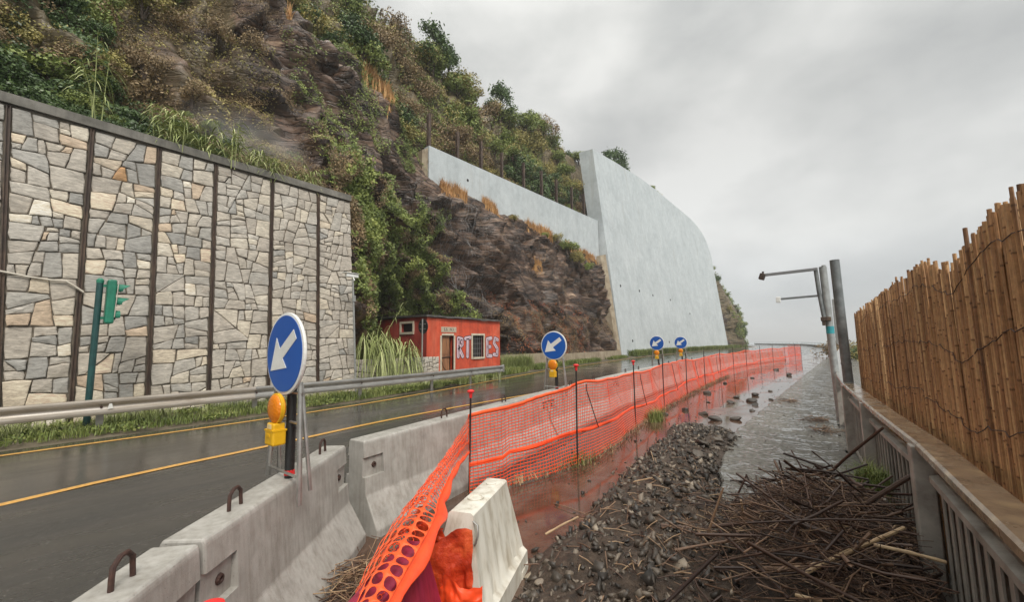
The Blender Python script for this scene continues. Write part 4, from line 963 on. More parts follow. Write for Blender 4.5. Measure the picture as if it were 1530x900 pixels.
def net_pos(s, z):
    i = min(int(s/.05), len(NP)-2); p = NP[i]; d = NP[min(i+1, len(NP)-1)]-NP[max(i-1, 0)]; d = d/np.linalg.norm(d)
    w = .02*math.sin(s*2.3+z*3)+.010*math.sin(s*6.1+z*5) ; w *= (1 if span(s) > .05 and span(s) < .95 else .4)
    w += .05*(.6-z) if z < .6 else 0
    return np.array([p[0]+d[1]*w, p[1]-d[0]*w, z])
STOT = float(NPd[-1])
def ribbon(pts, wz, th=.002, vertical=False):
    """thin box ribbon following pts, width wz up/along"""
    pts = np.array(pts); k = len(pts); d = np.gradient(pts, axis=0); d /= np.linalg.norm(d, axis=1)[:, None]
    if not vertical: wv = np.tile([0, 0, 1.], (k, 1))
    else:
        wv = np.cross(d, [1., 0, 0]); wv = np.tile(unit(np.array([-.0, 1, 0])), (k, 1))
    nn = unit(np.cross(d, wv)); V = np.concatenate([pts+wv*wz/2+nn*th/2, pts-wv*wz/2+nn*th/2, pts-wv*wz/2-nn*th/2, pts+wv*wz/2-nn*th/2])
    F = []
    for a, b in ((0, 1), (1, 2), (2, 3), (3, 0)):
        i = np.arange(k-1); F.append(np.stack([a*k+i, a*k+i+1, b*k+i+1, b*k+i], 1))
    return V, np.concatenate(F)
class NB:
    def __init__(s): s.V = []; s.F = []; s.n = 0; s.T = []
    def add(s, V, F, t=None):
        s.V.append(np.asarray(V, float)); s.F.append(np.asarray(F)+s.n); s.n += len(V)
        if t is not None: s.T.append(np.full(len(V), t) if np.isscalar(t) else t)
    def build(s, name, m, parent=None, kind=None, smooth=False):
        me = np_mesh(name, np.concatenate(s.V), np.concatenate(s.F), m, np.concatenate(s.T) if s.T else None, smooth)
        o = link(name, me, None, parent)
        if kind: o['kind'] = kind
        return o
ss = np.concatenate([np.arange(0, 12, .08), np.arange(12, STOT, .25)])
nb = NB(); NH = 26
for q in range(1, NH):
    f_ = q/NH
    pts = []
    for s in ss:
        zt_, zm = net_top(s), net_mid(s)
        z = (zm*(f_/.40)) if f_ < .40 else zm+(zt_-zm)*(f_-.40)/.60
        pts.append(net_pos(s, max(.03, z)))
    V, F = ribbon(pts, .0105, .003); nb.add(V, F)
nb.build('net_strands', M['net'], fence, 'stuff')
nb = NB(); s = .03
while s < STOT:
    zt_ = net_top(s); zs = np.linspace(.02, zt_, 8); V, F = ribbon([net_pos(s, z) for z in zs], .0055 if s < 12 else .007, .003, True); nb.add(V, F); s += .047 if s < 15 else .06
nb.build('net_cross_strands', M['net'], fence, 'stuff')
nb = NB(); V, F = ribbon([net_pos(s, net_top(s)+.006*math.sin(s*7)) for s in ss], .045, .003); nb.add(V, F); nb.build('top_band', M['net_pale'], fence)
nb = NB(); V, F = ribbon([net_pos(s, net_mid(s))+[.0, 0, .008*math.sin(s*5)] for s in ss], .05, .003); nb.add(V, F)
nb.build('middle_band', M['net'], fence)
# dark lacing cords that run down the net
mb = MB()
for s_ in (2.0, 4.9, 8.2, 11.5, 15.5):
    mb.tube([tuple(net_pos(s_+u*.35, net_top(s_)-.03-u*(net_top(s_)-net_mid(s_)))+np.array([.012, 0, 0])) for u in np.linspace(0, 1, 9)], .006, 4)
mb.build('lacing_cord', M['rust_dark'], fence)
# far end return of the net (two extra layers bunched)
nb = NB()
for q in range(22):
    z = .05+q*.055; pts = [(-2.3+u*.0-1.1*(u)**1.5, 43.5+.25*math.sin(u*9)+u*2.2, z) for u in np.linspace(0, 1, 14)]
    V, F = ribbon(pts, .02, .003); nb.add(V, F)
nb.build('net_fold', M['net'], fence, 'stuff')
# iron rods
for k, (x, y) in enumerate(ps):
    hgt = [1.12, 1.33, 1.27, 1.34, 1.3, 1.3, 1.3][k] if k < 7 else 1.35
    r = thing('iron_rod', (x, y, 0), 'x', 'rod', 'iron rods holding up the orange net')
    lx, ly = random.uniform(-.02, .02), random.uniform(-.03, .03)
    MB().tube([(x+.012, y, -.02), (x+.012+lx*.5, y+ly*.5, hgt*.5), (x+.012+lx, y+ly, hgt)], .011 if k < 3 else .012, 7).build('rod_shaft', M['black_rod'], r, smooth=True)
    if k in (0, 1, 2):
        MB().lathe([(.015, hgt-.06), (.02, hgt-.01), (.038, hgt+.005), (.040, hgt+.018), (.02, hgt+.03)], 14, 'z', (x+.012+lx, y+ly, 0)).build('red_cap', M['redcap'], r, smooth=True)
    r['label'] = ['iron rod with a bright red cap, nearest of the net posts', 'second rod of the orange net, with a small faded red cap', 'third rod of the orange net, standing left of a grass tuft'][k] if k < 3 else ['', '', '', 'fourth', 'fifth', 'sixth', 'seventh', 'eighth', 'ninth', 'tenth', 'eleventh', 'twelfth', 'thirteenth', 'last'][k]+' dark iron rod of the orange net counted from the camera'
# near part of the net swooping down over the plastic barriers
sw = thing('draped_net', (-2.2, 2, .6), 'stretched orange net with wide oval holes sweeping down over the crimson barrier', 'safety net')
Lc = interp_path([(-3.19, 3.23, .86), (-2.78, 2.55, .70), (-2.42, 1.97, .63), (-2.03, 1.42, .62), (-1.77, 1.12, .62), (-1.50, .86, .63), (-1.3, .62, .62)], n=44)
Bc = interp_path([(-3.16, 3.21, .50), (-2.66, 2.52, .58), (-2.20, 1.95, .61), (-1.72, 1.47, .715), (-1.46, 1.13, .735), (-1.22, .82, .76), (-1.05, .58, .76)], n=44)
def swp(u, v):       # u along 0..43, v across 0..1
    i = min(int(u), 42); w = u-i; a = Lc[i]*(1-w)+Lc[i+1]*w; b = Bc[i]*(1-w)+Bc[i+1]*w
    p = a*(1-v)+b*v; p = p.copy(); p[2] += .05*math.sin(PI*v)*min(1, u/20)+.006*math.sin(u*1.9+v*4); return p
nb = NB(); ROWS = 5
def cellring(f00, u0, u1, v0, v1, wall_u, wall_v, seg=12, fn=swp, exp=2.6, th=.0022):
    cu, cv = (u0+u1)/2, (v0+v1)/2; a, b = (u1-u0)/2, (v1-v0)/2; V = []; F = []
    for lay in (0, 1):
        for k in range(seg):
            t = 2*PI*(k+.5)/seg; c, s_ = math.cos(t), math.sin(t); m_ = max(abs(c), abs(s_))
            p = fn(cu+a*c/m_, cv+b*s_/m_); V.append(p-[0, 0, th*lay])
        for k in range(seg):
            t = 2*PI*(k+.5)/seg; c, s_ = math.cos(t), math.sin(t); r = (abs(c)**exp+abs(s_)**exp)**(-1/exp)
            p = fn(cu+a*(1-wall_u)*r*c, cv+b*(1-wall_v)*r*s_); V.append(p-[0, 0, th*lay])
    for k in range(seg):
        j = (k+1) % seg
        F += [(k, j, seg+j, seg+k), (2*seg+k, 3*seg+k, 3*seg+j, 2*seg+j), (seg+k, seg+j, 3*seg+j, 3*seg+k)]
    return np.array(V), np.array(F)
u = 0
while u < 42.6:
    du = .8 if u < 20 else 1.15
    for r, (v0, v1) in enumerate(((0, .11), (.11, .24), (.24, .40), (.40, .69), (.69, 1.0))):
        V, F = cellring(None, u, u+du, v0, v1, .11, .17 if r > 2 else .30, exp=2.3, th=.003); nb.add(V, F)
    u += du
nb.build('net_cells', M['net_pale'], sw, 'stuff')
# second finer layer hanging behind
nb = NB()
def swp2(u, v): p = swp(u, v*.85); return p+np.array([-.03+.02*math.sin(u), 0, -.07-.03*math.sin(u*.7+v*3)])
u = 0
while u < 42.4:
    for r in range(7): V, F = cellring(None, u, u+.62, r/7, (r+1)/7, .12, .16, 8, swp2); nb.add(V, F)
    u += .62
nb.build('net_underlayer', M['net'], sw, 'stuff')
# solid selvedge band with a turned-down flap
V = []; nbv = 44
for i in range(nbv):
    b = Bc[i]; l = Lc[i]; d = (b-l); d = d/np.linalg.norm(d); wd = .035+.035*min(1, i/25)+.012*math.sin(i*.8); 
    for q, (a_, z_) in enumerate(((0, .003), (.5, .012), (1., -.01+.01*math.sin(i*.9)), (1.0, -.014+.01*math.sin(i*.9)), (.5, .008), (0, -.001))):
        V.append(b+d*wd*a_*np.array([1, 1, .3])+np.array([0, 0, z_]))
F = [(i*6+k, (i+1)*6+k, (i+1)*6+(k+1) % 6, i*6+(k+1) % 6) for i in range(nbv-1) for k in range(6)]
link('net_band', np_mesh('net_band', np.array(V), np.array(F), M['net'], None, True), None, sw)
# upper net lines that fan out of the first rod, down to the band
nb = NB()
for q in range(6):
    pts = []
    for i in range(0, 26): 
        w = i/25; a = np.array(net_pos(0.0, .45+.07*q)); b = swp(i*1.0, .15+.13*q); pts.append(a*(1-min(1, w*3))+b*min(1, w*3) if w < .33 else b)
    V, F = ribbon(pts, .007, .002); nb.add(V, F)
nb.build('net_guy_strands', M['net'], sw, 'stuff')

# ================================================================ PLASTIC BARRIERS
def plastic_barrier(L, H, wb, wt, nr=6):
    """hollow plastic barrier, along +y, ribbed faces; returns body mesh builder"""
    mb = MB(); prof = []
    ys = []; 
    for i in range(nr*4+1):
        ys.append(i/(nr*4)*L)
    vs = []; fs = []
    zs = [0, .14, .17, H*.5, H-.05, H-.012, H]
    def half(z):
        if z <= .14: return wb/2
        if z <= .17: return wb/2-.03
        k = (z-.17)/(H-.05-.17); k = min(1, k); w = (wb/2-.03)*(1-k)+wt/2*k
        return w-(.0 if z <= H-.05 else (.004 if z < H-.005 else .02))
    for i, y in enumerate(ys):
        ph = i % 4; g_ = -.010 if ph in (2, 3) and 0 < i < len(ys)-1 else 0
        ring = []
        for z in zs: ring.append((half(z)+(g_ if .17 <= z <= H-.06 else 0), z))
        full = [(w, z) for w, z in ring]+[(-w, z) for w, z in ring[::-1]]
        inset = 0
        ee = 0
        if i == 0: yy_ = lambda z: y+.13*(z/H)
        elif i == len(ys)-1: yy_ = lambda z: y-.13*(z/H)
        else: yy_ = lambda z: .13*z/H+(L-.26*z/H)*(y/L)
        vs += [(w, yy_(z), z) for w, z in full]
    n = len(zs)*2
    fs = [(i*n+k, (i+1)*n+k, (i+1)*n+(k+1) % n, i*n+(k+1) % n) for i in range(len(ys)-1) for k in range(n)]+[tuple(range(n)), tuple(range(len(vs)-1, len(vs)-1-n, -1))]
    mb.add(vs, fs); return mb
wbx = thing('plastic_barrier', (-1.755, 1.635, 0), 'dirty white ribbed plastic road barrier standing in the muddy water', 'plastic barrier')
wbx.rotation_euler = (0, 0, math.radians(21))
bd = plastic_barrier(.88, .66, .40, .17).build('barrier_body', M['wplastic'], wbx, smooth=True, world=False)
MB().lathe([(.052, .655), (.055, .668), (.040, .670), (.038, .662)], 22, 'z', (0, .36, 0)).build('filler_cap', M['wplastic'], bd, smooth=True, world=False)
MB().lathe([(.035, .655), (.037, .666), (.025, .668)], 20, 'z', (0, .64, 0)).build('filler_cap', M['wplastic'], bd, smooth=True, world=False)
MB().box((.17, .1, .03), (.07, .16, .07), bev=.01).box((.17, .78, .03), (.07, .16, .07), bev=.01).build('foot', M['wplastic'], wbx, world=False)
MB().tube([(.075, .13, .62), (.12, .10, .61), (.13, .08, .57), (.115, .08, .52), (.10, .10, .51)], .006, 6).build('wire_loop', M['galv'], wbx, smooth=True, world=False)
cb = thing('plastic_barrier', (-1.12, .28, 0), 'crimson ribbed plastic road barrier half hidden under the orange net', 'plastic barrier')
cb.rotation_euler = (0, 0, math.radians(29))
b2 = plastic_barrier(1.34, .68, .40, .14, 8).build('barrier_body', M['crimson'], cb, smooth=True, world=False)
MB().lathe([(.045, .675), (.047, .69), (.03, .69)], 18, 'z', (0, .5, 0)).build('filler_cap', M['crimson'], b2, world=False)
# crumpled orange sack between them
def crumple(name, base, par, seed, amp, m):
    bm = bmesh.new(); bmesh.ops.create_icosphere(bm, subdivisions=5, radius=1)
    V = np.array([v.co[:] for v in bm.verts]); F = np.array([[v.index for v in f.verts] for f in bm.faces]); bm.free()
    V2 = V*np.array(base[1]); k = fbm(V*2.1+seed, 4, True)-.6; k2 = fbm(V*5+seed, 3, True)-.6
    k3 = fbm(V*[7., 7., 1.6]+seed, 3, True)-.6; V2 = V2*(1+amp*k+amp*.4*k2+amp*.55*k3)[:, None]; V2 += np.array(base[0]); me = np_mesh(name, V2, F, m, None, False); return link(name, me, None, par)
sk = thing('orange_sack', (-1.86, 1.68, 0), 'crumpled orange plastic sack squeezed between white and crimson barriers', 'sack')
def drape(name, P0, P1, ztop, zbot, amp, seed, m, flare=0.0, nu=46, nv=60):
    """hanging folded plastic between two ground points, closed thin body"""
    P0, P1 = np.array(P0, float), np.array(P1, float); d = P1-P0; nrm_ = unit(np.array([d[1], -d[0]])); U, Vv = np.meshgrid(np.linspace(0, 1, nu), np.linspace(0, 1, nv), indexing='ij')
    z = ztop(U)*(1-Vv)+zbot*Vv; q = np.stack([U*3+seed, Vv*2.2, U*0+seed], -1); n1_ = fbm(q, 3, True)-.6; n2_ = fbm(q*[2.2, 2.6, 1]+5, 4, True)-.6
    off = amp*(np.sin(U*9+Vv*2.5+seed)*.35+n1_*2.0+n2_*.8)*(.4+.6*Vv)+.07*np.sin(PI*U)+flare*Vv**2
    x = P0[0]+d[0]*U+nrm_[0]*off; y = P0[1]+d[1]*U+nrm_[1]*off; zz = z+n2_*.035
    A_ = np.stack([x, y, zz], -1).reshape(-1, 3); B_ = np.stack([x-nrm_[0]*.02*np.sin(PI*U)*np.sin(PI*Vv)-nrm_[0]*.002, y-nrm_[1]*.02*np.sin(PI*U)*np.sin(PI*Vv)-nrm_[1]*.002, zz], -1).reshape(-1, 3)
    id_ = np.arange(nu*nv).reshape(nu, nv); F1 = np.stack([id_[:-1, :-1].ravel(), id_[1:, :-1].ravel(), id_[1:, 1:].ravel(), id_[:-1, 1:].ravel()], 1); F2 = F1[:, ::-1]+nu*nv
    return link(name, np_mesh(name, np.concatenate([A_, B_]), np.concatenate([F1, F2]), m, None, True), None, sk)
drape('sack_body', (-1.98, 1.52), (-1.56, 1.60), lambda u: .60+.06*u+.03*np.sin(u*9), .02, .075, 2.3, M['tarp'])
drape('sack_flap', (-1.72, 1.53), (-1.50, 1.62), lambda u: .44+.03*np.sin(u*5), .20, .05, 7.7, M['net'], .06, 26, 26)
drape('sack_fold', (-2.04, 1.68), (-1.76, 1.60), lambda u: .68-.05*u+.02*np.sin(u*7), .38, .06, 5.1, M['tarp'], .04, 30, 26)

# red cap peeping up at the very bottom
rc = thing('red_cap_rod', (-1.62, .47, 0), 'bright red round cap of a rod at the bottom edge by the concrete barrier', 'rod cap')
MB().tube([(-1.62, .47, 0), (-1.62, .47, .80)], .010, 6).build('rod_shaft', M['black_rod'], rc)
MB().lathe([(.02, .77), (.032, .80), (.042, .815), (.040, .83), (.02, .84)], 20, 'z', (-1.62, .47, 0)).build('cap', M['redcap'], rc, smooth=True)

# ================================================================ RAILING, BAMBOO SCREENS, POLES
RP = [(.52, .3), (.47, 1.4), (.44, 2.2), (.40, 3.35), (.30, 4.6), (.22, 5.8), (.12, 7.4), (.06, 9.5), (.04, 12.7), (.08, 18), (.16, 26), (.3, 34), (.62, 44)]
def rx(y): return float(np.interp(y, [p[1] for p in RP], [p[0] for p in RP]))
rl = thing('seaside_railing', (.4, 4, 0), 'weathered grey metal railing with a broad wet brown top along the pavement', 'railing')
RL = interp_path(RP, step=.15)
joints = [.3, 3.35, 7.3, 11.5, 16, 22, 30, 44]
for a, b in zip(joints[:-1], joints[1:]):
    pts = [(rx(y), y, 1.05) for y in np.arange(a+.004, b-.003, .2)]+[(rx(b-.004), b-.004, 1.05)]
    MB().sweep([(-.072, -.012), (-.072, -.045), (-.066, -.045), (-.066, -.014), (.066, -.014), (.066, -.045), (.072, -.045), (.072, -.012), (.06, 0), (-.06, 0)], pts).build('top_board', M['rail_top'] if a < 7 else M['galv'], rl)
    pts = [(rx(y)-.0, y, .84) for y in np.arange(a+.03, b-.02, .2)]+[(rx(b-.03), b-.03, .84)]
    MB().sweep([(-.035, 0), (.035, 0), (.035, .035), (.0, .045), (-.035, .035)], pts).build('middle_rail', M['rail_steel'], rl)
    pts = [(rx(y)-.0, y, .17) for y in np.arange(a+.03, b-.02, .2)]+[(rx(b-.03), b-.03, .17)]
    MB().sweep([(-.02, 0), (.02, 0), (.02, .035), (-.02, .035)], pts).build('bottom_rail', M['rail_steel'], rl)
mb0 = None
for y in (1.5, 3.42, 5.4, 7.25, 9.4, 11.6, 14, 16.5, 19, 22, 25, 28, 31, 34):
    x = rx(y); d = math.atan2(rx(y+.1)-rx(y-.1), .2)
    mb = MB().box((x-.045, y, .52), (.09, .10, 1.0), rz=-d, bev=.006).box((x-.045, y, .12), (.14, .16, .02), rz=-d)
    mb.build('post', M['rail_steel'], rl)
cnt = 0; far = MB()
y = .55
while y < 30:
    x = rx(y)
    if min(abs(y-q) for q in (1.5, 3.42, 5.4, 7.25, 9.4, 11.6)) > .08:
        if y < 12:
            if 'bal' not in JM: JM['bal'] = MB().box((0, 0, .51), (.008, .055, .665)).box((.02, .026, .51), (.04, .005, .665)).mesh('baluster', M['rail_steel'])
            o = link('baluster', JM['bal'], None, rl, False); o.location = Vector((x-.0, y, 0))-rl.location; o.rotation_euler = (0, 0, random.uniform(-.04, .04))
        else: far.box((x, y, .51), (.01, .05, .66))
    y += .135
o = far.build('far_balusters', M['rail_steel'], rl); o['kind'] = 'stuff'
def cane_mesh(L, r, bend):
    mb = MB(); pts = []; rs = []; nseg = max(4, int(L/.26))
    for i in range(nseg+1):
        z = L*i/nseg; w = bend*math.sin(PI*i/nseg); pts.append((w*.3, w, z)); rs.append(r*(1.0 if i % 1 else 1.0))
    # nodes : short swelling
    P_, R_ = [], []; z = random.uniform(.03, .22)
    P_.append((0, 0, 0)); R_.append(r)
    while z < L-.03:
        w = bend*math.sin(PI*z/L)
        for dz, k in ((-.008, 1.0), (0, 1.22), (.008, 1.0)): P_.append((w*.3, w, z+dz)); R_.append(r*k*(1-.12*z/L))
        z += random.uniform(.19, .30)
    P_.append((0, 0, L)); R_.append(r*.85)
    return mb.tube(P_, R_, 6)
def bamboo_panel(label, y0, y1, xo, topf, n, lean=0.0, zb=.12, wires=5, curl=False):
    t = thing('bamboo_screen', (rx((y0+y1)/2)+xo, (y0+y1)/2, 0), label, 'bamboo screen', 'bamboo cane screens tied to the railing')
    base = t.location.copy()
    ys_ = np.linspace(y0, y1, n)
    for k, y in enumerate(ys_):
        yy_ = y + random.uniform(-.004, .004); x = rx(yy_)+xo+random.uniform(-.0025, .0025) + (.004 if k % 2 else 0)
        L = topf(yy_)-zb+random.uniform(-.028, .028)+(random.random() < .08)*random.uniform(-.08, .05)
        me = cane_mesh(L, random.uniform(.0065, .0100)*(1.0), random.uniform(-.006, .006)).mesh('cane', M['cane'], True, fix=False)
        nv = len(me.vertices); co = np.empty(nv*3, np.float32); me.vertices.foreach_get('co', co); co = co.reshape(-1, 3)
        tb = random.betavariate(2.2, 2.6); tint = np.clip(tb + .08*np.sin(co[:, 2]*9+k) + (rng.random(nv)-.5)*.12, 0, 1); ri = np.arange(nv)//6; nd = (ri > 0) & (ri < nv//6-1) & ((ri-1) % 3 == 1); tint[nd] = 0.
        a = me.attributes.new('tint', 'FLOAT', 'POINT'); a.data.foreach_set('value', tint.astype(np.float32))
        o = link('cane', me, None, t, False); o.location = (x-base.x, yy_-base.y, zb)
        o.rotation_euler = (random.gauss(0, .004)+lean, random.gauss(0, .003)+.0, 0)
    for w in range(wires):
        pts = []; z0 = None
        for y in np.linspace(y0, y1, 40):
            zt_ = topf(y)-.13; z = zt_-w*.37+.014*math.sin(y*5.3+w*1.7)+.007*math.sin(y*13+w); pts.append((rx(y)+xo-.0125+.006*math.sin(y*60), y, z))
        MB().tube(pts, .0022, 5).build('binding_wire', M['wire'], t)
        # small twists on every few canes
    # backing layer: thin gaps closed by a second row of canes (one joined piece)
    mb = MB()
    for y in np.linspace(y0+.01, y1-.01, int(n*.9)):
        L = topf(y)-zb-random.uniform(.1, .25); mb.tube([(rx(y)+xo+.022, y, zb), (rx(y)+xo+.022, y+random.uniform(-.02, .02), zb+L)], .010, 5)
    me = mb.mesh('rear_canes', M['cane'], fix=False); a = me.attributes.new('tint', 'FLOAT', 'POINT'); a.data.foreach_set('value', np.repeat(rng.random(len(me.vertices)//10+1)*.35, 10)[:len(me.vertices)].astype(np.float32))
    o = link('rear_canes', me, None, t); o['kind'] = 'stuff'
    return t
def top_near(y): return float(np.interp(y, [.9, 1.9, 2.33, 2.55, 2.8, 3.1, 3.4, 3.75, 4.1], [2.20, 2.185, 2.17, 2.15, 2.12, 2.03, 2.07, 2.13, 2.12]))+.012*math.sin(y*31)
def top_far(y): return float(np.interp(y, [3.7, 4.2, 5, 5.8, 6.6, 7.6], [2.16, 2.14, 2.10, 2.08, 2.03, 1.99]))+.012*math.sin(y*27)
bamboo_panel('near tall bamboo cane screen, brightest and largest, at the right edge', 1.25, 4.0, .125, top_near, 185)
bamboo_panel('far bamboo cane screen overlapping behind the near one', 3.72, 7.55, .155, top_far, 165)
# pale edge strip between the two screens
# poles
p1 = thing('grey_pole', (.14, 7.4, 0), 'plain dark grey steel pole standing nearest beside the railing', 'pole')
MB().tube([(.14, 7.42, .1), (.115, 7.41, 1.45), (.10, 7.4, 2.80)], .058, 16).build('pole_shaft', M['pole_dark'], p1, smooth=True)
MB().lathe([(.0605, 0), (.062, .002), (.062, .03), (.0605, .032)], 16, 'z', (.118, 7.41, 1.3)).build('collar', M['pole_dark'], p1)
MB().box((.14, 7.42, .11), (.17, .17, .02)).build('base_plate', M['pole_dark'], p1)
def gantry(label, x, y, H, armL, zarm, light_m, kind):
    t = thing('height_gauge_pole', (x, y, 0), label, 'signal pole', 'poles with arms reaching over the road')
    MB().tube([(x, y, .1), (x-.02, y, H*.5), (x-.05, y, H)], .062, 14).build('pole_shaft', light_m, t, smooth=True)
    return t
p2 = thing('arm_pole', (-.01, 9.9, 0), 'pale steel pole with the higher long arm and dark lamp head over the lane', 'pole with arm')
MB().tube([(.0, 9.9, .1), (-.03, 9.9, 1.6), (-.055, 9.9, 3.08)], .062, 16).build('pole_shaft', M['pole_light'], p2, smooth=True)
MB().tube([(-.17, 9.86, 3.07), (-.15, 9.86, 2.6), (-.105, 9.86, 2.05)], .035, 10).build('bracket_tube', M['pole_dark'], p2, smooth=True)
ar_ = MB().box((-.60, 9.84, 3.03), (.92, .06, .055), mat=Matrix.Rotation(-.02, 3, 'Y'), bev=.006).build('arm', M['greyback'], p2)
MB().box((-1.07, 9.82, 2.99), (.10, .14, .13), mat=Matrix.Rotation(.35, 3, 'Y'), bev=.012).tube([(-1.05, 9.84, 3.1), (-1.06, 9.84, 3.0)], .02, 6).build('lamp_head', M['rust'], ar_)
MB().box((-.08, 9.83, 2.05), (.16, .14, .08), bev=.01).box((-.12, 9.82, 1.97), (.05, .08, .09), bev=.01).build('clamp', M['rust'], p2)
MB().lathe([(.0635, 1.77), (.065, 1.78), (.065, 1.9), (.0635, 1.91)], 16, 'z', (-.032, 9.9, 0)).build('sticker', M['sticker'], p2)
p3 = thing('arm_pole', (-.02, 11.2, 0), 'thinner pole behind with the lower short arm and small white box', 'pole with arm')
MB().tube([(-.0, 11.2, .1), (-.045, 11.2, 3.3)], .04, 12).build('pole_shaft', M['pole_light'], p3, smooth=True)
a3 = MB().box((-.46, 11.16, 2.62), (.88, .045, .045), mat=Matrix.Rotation(-.03, 3, 'Y'), bev=.005).build('arm', M['pole_dark'], p3)
MB().box((-.93, 11.14, 2.59), (.09, .09, .13), bev=.012).build('box_head', M['white'], a3)
MB().box((.09, 11.1, 2.05), (.10, .012, .95), bev=.004).build('sign_plate', M['galv'], p3)

# ================================================================ RUBBLE, ROCKS, DRIFTWOOD
def heap_h(x, y):
    """height of rubble over the ground"""
    x = np.asarray(x, float); y = np.asarray(y, float)
    def lobe(cx, cy, rx_, ry_, h, a=0): 
        c, s = math.cos(a), math.sin(a); u = (x-cx)*c+(y-cy)*s; v = -(x-cx)*s+(y-cy)*c; q = (u/rx_)**2+(v/ry_)**2
        return h*np.clip(1-q, 0, 1)**.75
    h = lobe(-1.72, 6.6, .62, 1.7, .20, .03)
    h = np.maximum(h, lobe(-1.62, 5.0, .55, 1.2, .26, .08)); h = np.maximum(h, lobe(-1.35, 3.9, .66, 1.2, .26, .1))
    h = np.maximum(h, lobe(-.95, 2.9, .98, 1.1, .26)); h = np.maximum(h, lobe(-.6, 2.0, 1.15, 1.0, .24))
    h = np.maximum(h, lobe(-2.2, 7.9, .35, .6, .10)); h = np.maximum(h, lobe(-.3, 3.6, .75, 1.3, .30)); h = np.maximum(h, lobe(-.2, 1.0, 1.3, 1.2, .25))
    return h
gx, gy = np.arange(-2.7, .62, .035), np.arange(.3, 9.2, .035); GX, GY = np.meshgrid(gx, gy, indexing='ij')
HH = heap_h(GX, GY); pn = np.stack([GX*4, GY*4, GX*0], -1); HH2 = HH*(.75+.5*fbm(pn, 4)) + .05*(fbm(pn*2.2+4, 3, True)-.5)*np.clip(HH*8, 0, 1)
V = np.stack([GX, GY, np.where(HH > 0, HH2, 0)-.02*(HH <= 0)], -1).reshape(-1, 3); id_ = np.arange(len(V)).reshape(GX.shape)
keep = (HH[:-1, :-1] > 0) | (HH[1:, 1:] > 0) | (HH[1:, :-1] > 0) | (HH[:-1, 1:] > 0)
F = np.stack([id_[:-1, :-1][keep], id_[1:, :-1][keep], id_[1:, 1:][keep], id_[:-1, 1:][keep]], 1)
o = link('rubble_heap', np_mesh('rubble_heap', V, F, M['gravel'], None, True), None); tag(o, 'mound of wet dark earth and crushed rock beside the pavement', 'rubble', kind='stuff')
def heap_z(x, y):
    i = np.clip(((x-gx[0])/.035).astype(int), 0, len(gx)-1); j = np.clip(((y-gy[0])/.035).astype(int), 0, len(gy)-1); return np.where(HH[i, j] > 0, HH2[i, j], .012)
# stone chip prototypes (20 triangles each)
bm = bmesh.new(); bmesh.ops.create_icosphere(bm, subdivisions=1, radius=1); IV = np.array([v.co[:] for v in bm.verts]); IF = np.array([[v.index for v in f.verts] for f in bm.faces]); bm.free()
IV = np.array([(-1, -1, -1), (1, -1, -1), (1, 1, -1), (-1, 1, -1), (-1, -1, 1), (1, -1, 1), (1, 1, 1), (-1, 1, 1)], float)*.72
IF = np.array([(0, 2, 1), (0, 3, 2), (4, 5, 6), (4, 6, 7), (0, 1, 5), (0, 5, 4), (1, 2, 6), (1, 6, 5), (2, 3, 7), (2, 7, 6), (3, 0, 4), (3, 4, 7)])
protos = [IV*(.45+.8*rng.random((8, 1)))+(rng.random((8, 3))-.5)*.55 for _ in range(20)]
def rotm(n):
    q = unit(rng.normal(size=(n, 4))); w, x, y, z = q.T
    return np.stack([1-2*(y*y+z*z), 2*(x*y-z*w), 2*(x*z+y*w), 2*(x*y+z*w), 1-2*(x*x+z*z), 2*(y*z-x*w), 2*(x*z-y*w), 2*(y*z+x*w), 1-2*(x*x+y*y)], 1).reshape(n, 3, 3)
def scatter_chips(name, P_, size, tint, m, label=None, cat=None, par=None, flat=.42):
    n = len(P_); R_ = rotm(n); k = rng.integers(0, len(protos), n); A = np.array(protos)[k]*size[:, None, None]*np.stack([.8+.6*rng.random(n), .6+.4*rng.random(n), flat*(.6+.6*rng.random(n))], 1)[:, None, :]
    V = np.einsum('nij,nkj->nki', R_, A)+P_[:, None, :]; F = IF[None]+8*np.arange(n)[:, None, None]
    me = np_mesh(name, V.reshape(-1, 3), F.reshape(-1, 3), m, np.repeat(tint, 8)); o = link(name, me, None, par)
    tag(o, label, cat, kind='stuff'); return o
n = 30000; x = rng.uniform(-2.7, .6, n); y = .3+8.8*rng.random(n)**1.15; h = heap_h(x, y); ok = (h > .02) | (rng.random(n) < .012*(y > 2)); x, y = x[ok], y[ok]
mk_ = rng.random(len(x)) < .28+1.3*np.clip(vnoise(np.stack([x*3, y*3, x*0], 1))-.3, 0, 1)+.25*(y > 4.5); x, y = x[mk_], y[mk_]
z = heap_z(x, y); size = .0055+.044*rng.random(len(x))**3.6+.0026*y*rng.random(len(x))**2; size *= np.where(rng.random(len(x)) < .03, 1.9, 1.)
size = np.minimum(size, .055)
tint = np.clip(rng.beta(1.1, 1.9, len(x)), 0, 1)
scatter_chips('rubble_stones', np.stack([x, y, z+size*.2], 1), size, tint, M['pebble'], 'crushed wet stones covering the rubble mound', 'rubble')
# scattered grit on the flooded lane and pavement
n = 1500; y = rng.uniform(2, 30, n)**1.0; x = rng.uniform(-3.6, 0, n); on = x > np.array([swx(q) for q in y]); sel = rng.random(n) < np.where(on, .3, .5); x, y, on = x[sel], y[sel], on[sel]
scatter_chips('grit', np.stack([x, y, np.where(on, .135, .015)], 1), .006+.016*rng.random(len(x))**2, rng.random(len(x))*.7, M['pebble'], 'small stone chips scattered over the flooded lane', 'grit')
